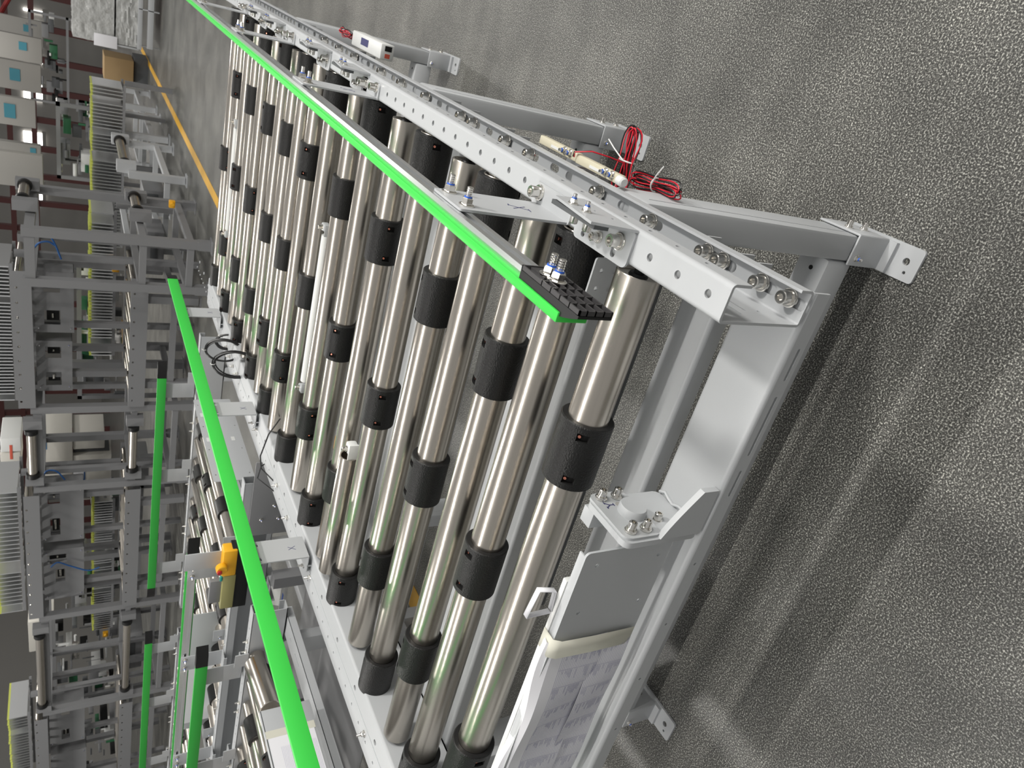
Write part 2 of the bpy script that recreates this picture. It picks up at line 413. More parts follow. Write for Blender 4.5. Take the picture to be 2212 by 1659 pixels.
# near end cap of the right rail: pocketed face towards +x, nose curving in from the strip side
def end_cap(xs, sgn, y0, yd, z0, z1, parent, ytip):
    b = MB(); yt = ytip; n = 8
    L = abs(y0 - yt); D = .0195 if L > .02 else .01
    prof = [(xs, y0), (xs - .0095 * 1, y0)]
    side = []
    for i in range(n + 1):
        t = i / n; yy = y0 - (y0 - yt) * (.30 + .70 * t); dd = .0195 * math.cos(t * PI / 2 * .93) ** .75
        side.append((xs + sgn * dd, yy))
    loop = [(xs + sgn * .0005, y0)] + [(xs + sgn * .0093, y0), (xs + sgn * .0093, y0 - (y0 - yt) * .28)] + side + [(xs + sgn * .0005, yt)]
    b.prism([(x, y, z0) for x, y in loop], (0, 0, z1 - z0), M['blacksm'])
    # ribs forming the pockets on the bracket side
    s = -sgn; xr = xs + s * .0001
    def rib(ya, yb, za, zb): b.box(xs - s * .001, xs + s * .004, ya, yb, za, zb, M['gridrib'])
    t = .0016
    lo, hi = min(y0, yt), max(y0, yt); hb = lo + (hi - lo) * .62
    rib(lo, hi, z0, z0 + t); rib(lo, hi, z1 - t, z1)
    for i in range(5): y = lo + (hb - lo) * i / 4; rib(y, y + t, z0, z1)
    rib(hi - t, hi, z0, z1)
    for i in range(1, 4): z = z0 + (z1 - z0) * i / 4; rib(lo, hb, z, z + t)
    b.box(xs - s * .001, xs + s * .003, hb + .012, hi - .002, z0 + .009, z1 - .009, M['gridrib'])
    o = b.build('end_cap', None, parent)
    for i, f in enumerate((.80, .66)):
        fast('nut', (xs + s * .003, lo + (hi - lo) * f, (z0 + z1) / 2), (s, 0, 0), o)
    return o
end_cap(.0, -1, .108, 0, .127, .1635, gr, .004)
def far_cap(xs, sgn, y0, y1, z0, z1, parent):
    b = MB(); b.prism([(xs, y0, z0), (xs + sgn * .0195, y0, z0), (xs + sgn * .017, y0 + (y1 - y0) * .5, z0), (xs + sgn * .004, y1, z0), (xs, y1, z0)], (0, 0, z1 - z0), M['blacksm'])
    return b.build('end_cap', None, parent)
far_cap(-1.1245, 1, 2.701, 2.78, .137, .1765, gl); far_cap(0, -1, 2.721, 2.80, .131, .1655, gr)

# ------------------------------------------------------------------ guide brackets (right side): foot on the flange, plate rising in the yz plane
def mark(b, o, u, v, s, m=None):
    """small hand written tick like a Y / X, drawn as thin strokes proud of the surface"""
    o, u, v = Vector(o), Vector(u), Vector(v); n = u.cross(v).normalized()
    def st(a, c, w=.0007):
        A = o + u * a[0] * s + v * a[1] * s; Bp = o + u * c[0] * s + v * c[1] * s; d = (Bp - A).normalized(); q = n.cross(d) * w
        b.prism([A - q, A + q, Bp + q, Bp - q], n * .00025, m or M['pen'])
    return st
def bracket_right(y0, y1):
    b = MB(); P3 = M['paint']; h = .152; x = .0005
    foot = rrect(0, .030, y0 - .003, y1 + .012, .005)
    b.plate((0, 0, .0002), (1, 0, 0), (0, 1, 0), foot, [slot(.016, y1 - .008, .006, .005)], .003, P3)
    b.plate((x, 0, 0), (0, 1, 0), (0, 0, 1), rrect(y0, y1, .001, h, .004), [], .003, P3)
    o = b.build('guide_bracket', None, con)
    m = MB(); st = mark(m, (x + .003, (y0 + y1) / 2, .052), (0, 1, 0), (0, 0, 1), .014)
    st((-.5, -.9), (.5, .8)); st((.5, -.9), (-.5, .8)); st((-.9, -.8), (-.2, -.9)); st((.3, .9), (.8, .7))
    m.build('pen_mark', None, o)
    fast('bolt', (.018, y1 - .004, .0032), (0, 0, 1), o)
    if y0 > .6: fast('bolt', (.022, y0 + .012, .0032), (0, 0, 1), o)
    for yy in (y1 - .012, y0 + .018): fast('nut', (x + .003, yy, .136), (1, 0, 0), o)
    return o
for ya, yb in ((.279, .360), (1.02, 1.10), (1.735, 1.815), (2.42, 2.50)): bracket_right(ya, yb)
# left brackets: plate behind the strip, lower leg bent back over the channel
for ya, yb in ((.937, 1.018), (1.63, 1.712), (2.372, 2.455), (.22, .30)):
    b = MB(); x = -1.1245
    b.plate((x - .003, 0, 0), (0, 1, 0), (0, 0, 1), rrect(ya, yb, .012, .165, .003), [slot(ya + .014, .128, .006, .003), slot(yb - .014, .128, .006, .003)], .003, M['paint'])
    b.box(x - .050, x - .0, ya, yb, .009, .012, None, .0008)
    b.box(x - .034, x - .031, ya - .0, ya + .003, .0, .012, None)
    b.box(x - .052, x - .049, ya, yb, 0, .012, None)
    b.mats = [M['paint']]
    o = b.build('guide_bracket', None, con)
    m = MB(); st = mark(m, (x, (ya + yb) / 2, .045), (0, 1, 0), (0, 0, 1), .011)
    st((-.6, -.8), (.5, .9)); st((.6, -.8), (-.5, .9)); m.build('pen_mark', None, o)

# small sensor brackets: foot on the flange, plate up along its outer edge
for ya, yb in ((.150, .262), (1.09, 1.205), (1.375, 1.49), (1.86, 1.97), (2.1, 2.2)):
    b = MB(); xo = .0395
    b.plate((0, 0, .0002), (1, 0, 0), (0, 1, 0), rrect(-.006, xo - .001, ya, yb, .008), [slot(.0085, ya + .028, .012, .0045), circ(.003, yb - .02, .004, 12)], .003, M['paint'])
    b.plate((xo - .003, 0, 0), (0, 1, 0), (0, 0, 1), [(ya, .001), (yb, .001), (yb - .004, .046), (ya + .012, .058)], [circ(ya + .06, .02, .0018, 8), circ(ya + .035, .012, .0022, 8)], .003, M['paint'])
    o = b.build('sensor_bracket', None, con)
    q = MB(); q.box(xo - .009, xo - .004, ya + .015, yb - .006, .030, .050, None); q.build('sensor_plate', M['dkpaint'], o)
    for yy in (ya + .050, ya + .078): fast('nut_s', (xo, yy, .040), (1, 0, 0), o)
    for yy in (ya + .050, ya + .078): fast('bolt_s', (xo - .009, yy, .032), (-1, 0, 0), o)
    fast('bolt', (.019, ya + .022, .0032), (0, 0, 1), o)
    fast('bolt_s', (.010, ya + .06, .0032), (0, 0, 1), o)

# ------------------------------------------------------------------ crossbeams under the channels
def crossbeam(y0, y1, slots=False, x0=-1.19, x1=.039, z=-.1205, h=.027, y_front=True):
    b = MB(); r = .006; P3 = M['paint']
    b.box(x0, x1, y0 + r, y1 - r, z - T, z, P3)
    hs = []
    if slots:
        hs = [slot(-.045, z - .0185, .036, .0021), slot(-.125, z - .0185, .076, .0021), slot(-.205, z - .0185, .034, .0021)]
        hs += [circ(-.33 - .105 * k, z - .016, .0023, 10) for k in range(8)]
    b.plate((0, y0 + T, 0), (1, 0, 0), (0, 0, 1), [(x0, z - r), (x0, z - h), (x1, z - h), (x1, z - r)], hs, T, P3)
    b.plate((0, y1, 0), (1, 0, 0), (0, 0, 1), [(x0, z - r), (x0, z - h), (x1, z - h), (x1, z - r)], [], T, P3)
    for cy, sg in ((y0 + r, -1), (y1 - r, 1)):
        vs = []; fs = []; n = 5
        for i in range(n + 1):
            a = PI / 2 * i / n
            for q in (r, r - T):
                for x in (x0, x1): vs.append((x, cy + sg * q * math.sin(a), z - r + q * math.cos(a)))
        for i in range(n): o = i * 4; fs += [(o, o + 1, o + 5, o + 4), (o + 2, o + 6, o + 7, o + 3), (o, o + 4, o + 6, o + 2), (o + 1, o + 3, o + 7, o + 5)]
        b.add(vs, fs, P3)
    return b.build('crossbeam', None, con)
beam1 = crossbeam(0, .0865, True)
crossbeam(.1115, .172)
for ya, yb in ((.335, .42), (.455, .475), (.66, .72), (.86, .955), (1.08, 1.14), (1.50, 1.58), (2.02, 2.1), (2.5, 2.58)): crossbeam(ya, yb)
# white pull cord lying under the near end
b = MB(); b.sweep([(-.02, .06, -.150), (-.028, .10, -.155), (-.034, .13, -.15)], .0016, 6); b.build('cord', M['white'], con)

# ------------------------------------------------------------------ legs, feet and low ties
def leg(x0, x1, y0, y1, mirror=False):
    b = MB(); b.box(x0, x1, y0, y1, -.625, -.1235, None, .006)
    b.box(x1 - .0002, x1 + .0006, y0 + .0195, y0 + .0205, -.60, -.14, None)
    o = b.build('leg', M['paint'], con)
    f = MB(); t = .004; P3 = M['paint']
    f.box(x0 - t, x1 + t, y0 - t - .001, y0 - .001, -.668, -.585, P3, .0015)
    f.box(x1 + .001, x1 + t + .001, y0 - t, y1 + t, -.668, -.585, P3, .0015)
    f.plate((0, 0, -.68), (1, 0, 0), (0, 1, 0), rrect(x0 - .006, x1 + .008, y0 - .07, y1 + .01, .006), [circ(x0 + .026, y0 - .045, .0065, 14), circ(x0 + .008, y0 - .05, .003, 10)], .005, P3)
    f.box(x0 - t, x1 + t, y0 - .02, y0, -.675, -.667, P3)
    ft = f.build('foot', None, o)
    for yy, zz in ((y0 + .035, -.602), (y0 + .035, -.645)): fast('bolt_s', (x1 + .005, yy, zz), (1, 0, 0), ft)
    fast('nut_s', (x0 + .01, y0 - .005, -.60), (0, -1, 0), ft)
    return o
for y in (.291, 1.055, 2.20): leg(-.004, .041, y, y + .079)
for y in (.291, 1.055, 2.20): leg(-1.185, -1.140, y, y + .079)
for y in (.291, 1.055, 2.20):
    b = MB(); r = .008
    b.box(-1.14, -.004, y, y + .062, -.607, -.543, None, .008); b.box(-.05, -.047, y + .02, y + .026, -.5435, -.5425, None)
    o = b.build('tie_beam', M['paint'], con)
    h = MB(); h.cyl((-.028, y + .028, -.5432), (-.028, y + .028, -.5425), .004, 12); h.build('hole_disc', M['void'], o)  # black disc painted in for the dark inside the beam's hole

# ------------------------------------------------------------------ near bracket plate with round cap, gusset, panel and papers
bx = -.278
b = MB(); P3 = M['paint']
b.plate((bx - .008, 0, 0), (0, 1, 0), (0, 0, 1), rrect(.002, .086, -.1195, -.004, .010), [], .008, P3)
b.plate((bx - .0005, 0, 0), (0, 1, 0), (0, 0, 1), rrect(.006, .090, -.062, -.006, .010), [], .004, P3)
b.lathe((bx + .003, .0487, -.0446), (bx + 1, .0487, -.0446), [(0, .0175), (.009, .0175), (.0115, .0160), (.0118, 0)], 40, P3)
g = [(bx, -.119), (bx + .064, -.119), (bx + .064, -.095)]
for i in range(7): a = i / 6; g.append((bx + .060 - .055 * a, -.092 + .045 * math.sin(a * PI / 2 * .55 + 0.0) * (1 if a < 1 else 1)))
g.append((bx, -.055))
b.prism([(x, .001, z) for x, z in g], (0, .008, 0), P3)
b.sweep([(bx + .002, .082 - .0 * i, -.119 + 0 * i) if i == 0 else (bx + .004 + .003 * math.sin(i * 1.7), .082 - .009 * i, -.1190) for i in range(8)], .0022, 6, P3)
br = b.build('bearing_bracket', None, beam1)
for y, z in ((.0184, -.0204), (.0800, -.0200), (.0178, -.0430), (.0795, -.0436)): fast('bolt_s', (bx + .004, y, z), (1, 0, 0), br)
fast('bolt_s', (bx - .004, .0352, -.0776), (1, 0, 0), br)
b = MB(); b.cyl((bx + .0036, .0655, -.0375), (bx + .0040, .0655, -.0375), .0042, 18); b.build('hole_disc', M['board'], br)
b = MB(); st = mark(b, (bx + .0036, .066, -.024), (0, 1, 0), (0, 0, 1), .006); st((-.7, 1), (0, 0)); st((.7, 1), (0, 0)); st((0, 0), (0, -1)); st((-1, 1), (-.4, 1)); st((.4, 1), (1, 1)); st((-.4, -1), (.4, -1)); b.build('pen_mark', None, br)
b = MB(); b.lathe((bx - .016, .078, -.030), (bx - .016, .12, -.030), [(0, .010), (.006, .012), (.008, .007), (.012, .007)], 24, M['olive']); b.cyl((bx - .016, .088, -.030), (bx - .016, .094, -.030), .004, 10, M['chrome'])
b.build('rubber_roller', None, br)
b = MB(); b.box(bx - .03, bx - .008, .066, .086, -.055, -.004, None, .001); b.build('spacer_block', M['paint'], br)
PY = .016; PX1 = -.298; PX0 = -.845; PZ0, PZ1 = -.099, .0345
b = MB()
hs = [circ(x, z, .0028, 12) for x, z in ((-.319, .013), (-.319, -.083), (-.395, .012), (-.395, -.083), (-.66, .012), (-.66, -.083))]
b.plate((0, PY + .003, 0), (1, 0, 0), (0, 0, 1), rrect(PX0, PX1, PZ0, PZ1, .006), hs, .003, M['paint'])
b.box(PX0, PX1 - .006, PY + .003, PY + .013, PZ1 - .003, PZ1, M['paint'], .001); b.box(PX0, PX1 - .006, PY + .003, PY + .013, PZ0, PZ0 + .003, M['paint'])
pan = b.build('cover_panel', None, con)
b = MB(); b.box(-.70, -.352, PY + .0135, PY + .021, PZ1 - .012, PZ1 + .0012, None, .0008); b.build('backing_strip', M['white'], pan)

# ---- sheets of paper taped round the panel
def sheet(x0, x1, zt, zb, y, wav, m, nx=26, nz=14, over=0.0, thick=.0003, ydrift=0.0):
    b = MB(); vs = []; fs = []
    for k in (0, 1):
        for j in range(nz + 1):
            v = j / nz; z = zb + (zt - zb) * v
            for i in range(nx + 1):
                u = i / nx; x = x0 + (x1 - x0) * u
                yy = y - wav * (math.sin(u * 9 + v * 2.2) * .5 + .5) * math.sin(PI * min(1, max(0, u))) ** .7 - ydrift * v
                vs.append((x, yy - k * thick, z))
    n = (nx + 1) * (nz + 1)
    for k in (0, 1):
        for j in range(nz):
            for i in range(nx):
                a = k * n + j * (nx + 1) + i; fs.append((a, a + 1, a + nx + 2, a + nx + 1))
    b.add(vs, fs, m); return b, vs, n, nx, nz
SX1, SX0 = -.442, -.772
def paper_sheet(name, x0, x1, zt, zb, y, wav, label):
    b, vs, n, nx, nz = sheet(x0, x1, zt, zb, y, wav, M['paper'])
    if name == 'paper_sheet':   # the upper edge folds back over the panel top
        fo = []; f2 = []
        for i in range(nx + 1):
            x = x0 + (x1 - x0) * i / nx; yb = vs[nz * (nx + 1) + i][1]
            fo += [(x, yb, zt), (x, yb + .006, zt + .010 + .004 * math.sin(i * .35)), (x, y + .024, zt + .006)]
        for i in range(nx): f2 += [(3 * i, 3 * i + 3, 3 * i + 4, 3 * i + 1), (3 * i + 1, 3 * i + 4, 3 * i + 5, 3 * i + 2)]
        b.add(fo, f2, M['paper'])
    o = b.build(name, None); o.location = (0, 0, Z0); tag(o, label, 'paper')
    return o, vs, n, nx, nz
def grid_ink(o, x0, x1, zt, zb, y, wav, X0, X1, rows, cols, zr, seed, cellink=.55):
    """printed table: long rules, cell rules and rows of small characters following the sheet"""
    rnd = random.Random(seed); b = MB()
    def P(x, z):
        u = (x - x0) / (x1 - x0); v = (z - zb) / (zt - zb)
        return Vector((x, y - wav * (math.sin(u * 9 + v * 2.2) * .5 + .5) * math.sin(PI * min(1, max(0, u))) ** .7 - .0006, z))
    def q(xa, za, xb, zb_, w):
        A, Bq = P(xa, za), P(xb, zb_); d = (Bq - A); d.normalize(); s = Vector((0, -1, 0)).cross(d) * w
        b.add([A - s, A + s, Bq + s, Bq - s], [(0, 1, 2, 3)])
    zA, zB = zr
    for j in range(rows + 1):
        z = zB + (zA - zB) * j / rows; N = 20
        for i in range(N): q(X0 + (X1 - X0) * i / N, z, X0 + (X1 - X0) * (i + 1) / N, z, .00018)
    for c in cols + [0, 1]:
        x = X0 + (X1 - X0) * c; N = 6
        for i in range(N): q(x, zB + (zA - zB) * i / N, x, zB + (zA - zB) * (i + 1) / N, .00018)
    cs = sorted(cols + [0, 1])
    for j in range(rows):
        z = zB + (zA - zB) * (j + .5) / rows; hh = (zA - zB) / rows * .27
        for a, c in zip(cs, cs[1:]):
            if rnd.random() > cellink: continue
            xx = X0 + (X1 - X0) * c - .002; lim = X0 + (X1 - X0) * a + .002; n = rnd.randint(3, 9)
            while xx > lim and n > 0:
                q(xx, z - hh, xx - .0009, z + hh * .8, .00016); q(xx - .0002, z + hh * .5, xx - .0013, z + hh * .4, .00016)
                if rnd.random() < .6: q(xx - .0001, z - hh * .4, xx - .0013, z - hh * .5, .00016)
                xx -= .0021; n -= 1
    g = b.build('printed_table', M['ink'], o)
    return g
pa, *_ = paper_sheet('paper_sheet', SX0, SX1, .028, -.052, PY - .0012, .006, 'white printed table sheet taped over the grey panel, upper one of two')
grid_ink(pa, SX0, SX1, .028, -.052, PY - .0012, .006, -.765, -.462, 22, [.12, .3, .42, .55, .66, .8, .9], (.010, -.050), 3)
pb_, *_ = paper_sheet('paper_page', SX0 + .01, SX1 - .004, -.040, -.094, PY - .0032, .004, 'white printed table sheet on the grey panel, lower one of two')
grid_ink(pb_, SX0 + .01, SX1 - .004, -.040, -.094, PY - .0032, .004, -.757, -.456, 17, [.1, .22, .35, .5, .62, .73, .86], (-.042, -.093), 9, .75)
def tape_strip(x0, x1, label):
    b = MB(); yb = PY - .005; vs = []
    path = [(PY + .02, PZ1 + .0022), (PY - .0008, PZ1 + .0022), (yb - .001, PZ1 - .008), (yb - .0012, -.03), (PY - .0042, -.093)]
    for y, z in path:
        for x in (x0, x1): vs.append((x + (z - PZ1) * .06, y, z))
    b.add(vs, [(2 * i, 2 * i + 1, 2 * i + 3, 2 * i + 2) for i in range(len(path) - 1)])
    o = b.build('tape_strip', M['tape']); md = o.modifiers.new('t', 'SOLIDIFY'); md.thickness = .0003
    o.location = (0, 0, Z0); tag(o, label, 'tape'); return o
tape_strip(-.462, -.432, 'cream masking tape band across the papers, at the end nearer the round cap bracket')
tape_strip(-.782, -.758, 'cream masking tape band across the papers, at the end farther from the round cap bracket')
# folded white paper loop clipped behind the panel
lp = [(-.405, .0365), (-.372, .040), (-.366, .066), (-.408, .072), (-.407, .037)]
b = MB(); vs = []
for x, z in lp:
    for y in (PY + .018, PY + .026): vs.append((x, y, z))
b.add(vs, [(2 * i, 2 * i + 1, 2 * i + 3, 2 * i + 2) for i in range(len(lp) - 1)])
o = b.build('paper_loop', M['paper']); o.location = (0, 0, Z0); md = o.modifiers.new('t', 'SOLIDIFY'); md.thickness = .0006
tag(o, 'small folded white loop standing on the top edge of the grey panel', 'paper loop')

# slotted bracket between the first rollers
b = MB(); b.plate((0, .235, 0), (1, 0, 0), (0, 0, 1), rrect(-.085, -.022, -.118, -.022, .004), [slot(-.038, -.035, .0001, .003, axis=1), slot(-.062, -.035, .0001, .003, axis=1), slot(-.038, -.060, .010, .003, axis=1), slot(-.062, -.060, .010, .003, axis=1)], .003, M['paint'])
b.build('slotted_bracket', None, con)
b = MB(); b.box(-.60, -.04, .205, .222, -.118, -.09, None, .002); b.build('drive_bar', M['dkpaint'], con)
# tubes lying between rollers with white end clamps
def light_tube(x0, x1, y, z, m, label_end=True):
    b = MB(); b.cyl((x0, y, z), (x1, y, z), .0125, 20, None, .001); o = b.build('light_tube', m, con)
    for x, s in ((x0, -1), (x1, 1)):
        b = MB(); b.box(x, x + s * .03, y - .016, y - .013, z - .02, z + .012, None, .001); b.box(x + s * .002, x + s * .03, y - .016, y + .016, z - .02, z - .017, None, .001)
        b.box(x + s * .012, x + s * .030, y - .013, y + .014, z - .004, z + .014, None, .004)
        c = b.build('tube_clamp', M['paint'], o); fast('bolt_s', (x + s * .02, y, z + .013), (0, 0, 1), c)
light_tube(-.80, -.377, 1.285, -.022, M['white']); light_tube(-.80, -.40, 2.51, -.014, M['white'])
# short idler roller half hidden between rollers
b = MB(); b.lathe((-1.10, .860, -.014), (0, .860, -.014), [(.003, .019), (0, .020), (0, .0215), (.001, .0222), (.345, .0222), (.346, .0215), (.346, .0190), (.343, .0185), (.30, .0180)], 40, None); b.build('idler_tube', M['steel'], con)
b = MB(); b.box(-.748, -.722, .846, .876, -.030, -.006, None, .005); b.box(-.755, -.715, .842, .846, -.06, -.004, None, .001); o = b.build('tube_clamp', M['white'], con); fast('bolt_s', (-.735, .861, -.006), (0, 0, 1), o)

# devices hung outside the right channel: sensors and a white control box
for i, (y0, y1, zt) in enumerate(((.485, .60, -.128), (.365, .48, -.124))):
    b = MB(); b.box(.0425, .056, y0, y1, zt - .012, zt, None, .002); o = b.build('sensor_module', M['cream'], con)
    c = MB(); c.box(.046, .050, y0 + .04, y1 - .04, zt, zt + .001, None); c.build('label_strip', M['white'], o)
    fast('nut_s', (.051, y0 + .018, zt), (0, 0, 1), o); fast('nut_s', (.051, y0 + .034, zt), (0, 0, 1), o)
b = MB(); b.cyl((.050, .347, -.120), (.050, .364, -.122), .007, 14, None, .002); b.build('sensor_tip', M['white'], con)
b = MB(); b.box(.043, .080, 1.42, 1.66, -.165, -.130, None, .003); o = b.build('control_box', M['white'], con)
c = MB(); c.box(.048, .058, 1.4195, 1.422, -.155, -.142, M['stickred']); c.box(.064, .076, 1.4195, 1.422, -.158, -.140, M['void']); c.build('connector', None, o)
c = MB(); c.box(.055, .072, 1.52, 1.58, -.1300, -.1294, M['pen']); c.build('label_strip', None, o)

# ------------------------------------------------------------------ wire bundles
def bundle(center, up, side, L, W, n, label, tie=True, pend=None):
    """a tied bundle of red and black wires folded to a long loop"""
    rnd = random.Random(hash(label) % 999 if False else len(label)); b = MB(); c = Vector(center); u = Vector(up).normalized(); s = Vector(side).normalized(); w = u.cross(s)
    for k in range(n):
        m = M['red'] if k % 2 == 0 else M['wire']; off = (k / (n - 1) - .5); dz = rnd.uniform(-.5, .5) * .006
        pts = []; hw = W * (.35 + .65 * abs(off) * 2); hl = L * rnd.uniform(.92, 1.0)
        for i in range(25):
            t = i / 24 * 2 * PI; pinch = .32 + .68 * abs(math.cos(t)) ** 1.4
            pts.append(c + u * (hl / 2 * math.cos(t)) + s * (math.sin(t) * hw / 2 * pinch + off * W * .35) + w * (dz + .004 * math.sin(2 * t + k)))
        b.sweep(pts, .0011, 5, m)
    o = b.build('wire_bundle', None)
    if tie:
        t = MB(); pts = [c + s * (W * .33 * math.cos(a)) + w * (.009 * math.sin(a)) for a in [2 * PI * i / 16 for i in range(17)]]
        t.sweep(pts, .0012, 5); t.sweep([c + w * .009, c + w * .012 + s * W * .5 + u * .012, c + w * .006 + s * W * 1.0 + u * .02], .0012, 5); t.build('cable_tie', M['white'], o)
    o.location = (0, 0, Z0); tag(o, label, 'wire bundle'); return o
bundle((.063, .455, -.20), (1, .12, 0), (0, 1, .1), .105, .045, 12, 'red and black wire bundle with white tie hanging beside the second leg')
bundle((.050, .375, -.20), (.1, -1, 0), (1, .1, .2), .11, .03, 10, 'red and black wire bundle lying behind the front leg top, lower one')
bundle((.062, 1.75, -.14), (0, 1, .05), (1, 0, .3), .09, .03, 8, 'small red wire coil by the white control box on the right side', False)
b = MB()
for m, d in ((M['red'], 0), (M['wire'], .003)):
    b.sweep([(.050, .484 + d, -.123), (.058, .478 + d, -.118), (.066, .46 + d, -.135), (.064, .452 + d, -.165), (.060, .450, -.192)], .0011, 5, m)
o = b.build('sensor_wire', None); o.location = (0, 0, Z0); tag(o, 'red and black wire pair running from the cream sensor to the hanging bundle', 'wire')

# ------------------------------------------------------------------ black cable coils on the left channel
def coil(c, n, r, label, ax=(0.2, -1, .2), el=1.5):
    b = MB(); c = Vector(c); a = Vector(ax).normalized(); u = a.orthogonal().normalized(); u = Vector((0, 0, 1)) - a * a.z; u.normalize(); v = a.cross(u); rnd = random.Random(n + len(label))
    for k in range(n):
        o = a * (k - n / 2) * .003; ph = rnd.uniform(-.1, .1); q = r * rnd.uniform(.88, 1.06)
        b.sweep([c + o + u * (q * el * math.cos(t)) + v * (q * math.sin(t + ph)) for t in [2 * PI * i / 28 for i in range(29)]], .0026, 6)
    o = b.build('cable_coil', M['wire']); t = MB()
    p = c + u * r * el; t.sweep([p + a * (.012 * math.cos(k)) + u * (.008 * math.sin(k)) for k in [2 * PI * i / 12 for i in range(13)]], .0016, 5); t.build('cable_tie', M['white'], o)
    o.location = (0, 0, Z0); tag(o, label, 'cable coil', None); return o
coil((-1.15, 2.13, .035), 6, .045, 'black cable coil with white tie over the left channel, upper of two')
coil((-1.13, 1.98, .02), 7, .05, 'black cable coil with white tie over the left channel, lower of two')
coil((-1.17, 2.24, .0), 4, .03, 'small black cable loop under the farthest left green rail bracket')
b = MB(); b.sweep([(-1.20, 1.30, -.05), (-1.21, 1.38, .0), (-1.19, 1.42, .03), (-1.15, 1.43, .035), (-1.09, 1.46, .01), (-1.06, 1.50, -.03)], .0022, 6); b.sweep([(-1.21, 1.29, -.06), (-1.235, 1.36, -.0), (-1.25, 1.45, .03), (-1.24, 1.50, .01), (-1.22, 1.50, -.02)], .0022, 6)
o = b.build('cable', M['wire']); o.location = (0, 0, Z0); tag(o, 'thin black cable arching over the edge of the left channel', 'cable')
b = MB()
for k in range(7): b.sweep([(-1.262 - .004 * (k % 3), 1.06 + .002 * k, -.06 - .005 * (k // 3)), (-1.262 - .004 * (k % 3), 1.16, -.05), (-1.262 - .005 * (k % 3), 1.28 + .004 * k, -.055), (-1.25, 1.5, -.06)], .0024, 6)
o = b.build('cable_run', M['wire']); o.location = (0, 0, Z0); tag(o, 'bunch of black cables running along the outside of the left channel', 'cable')

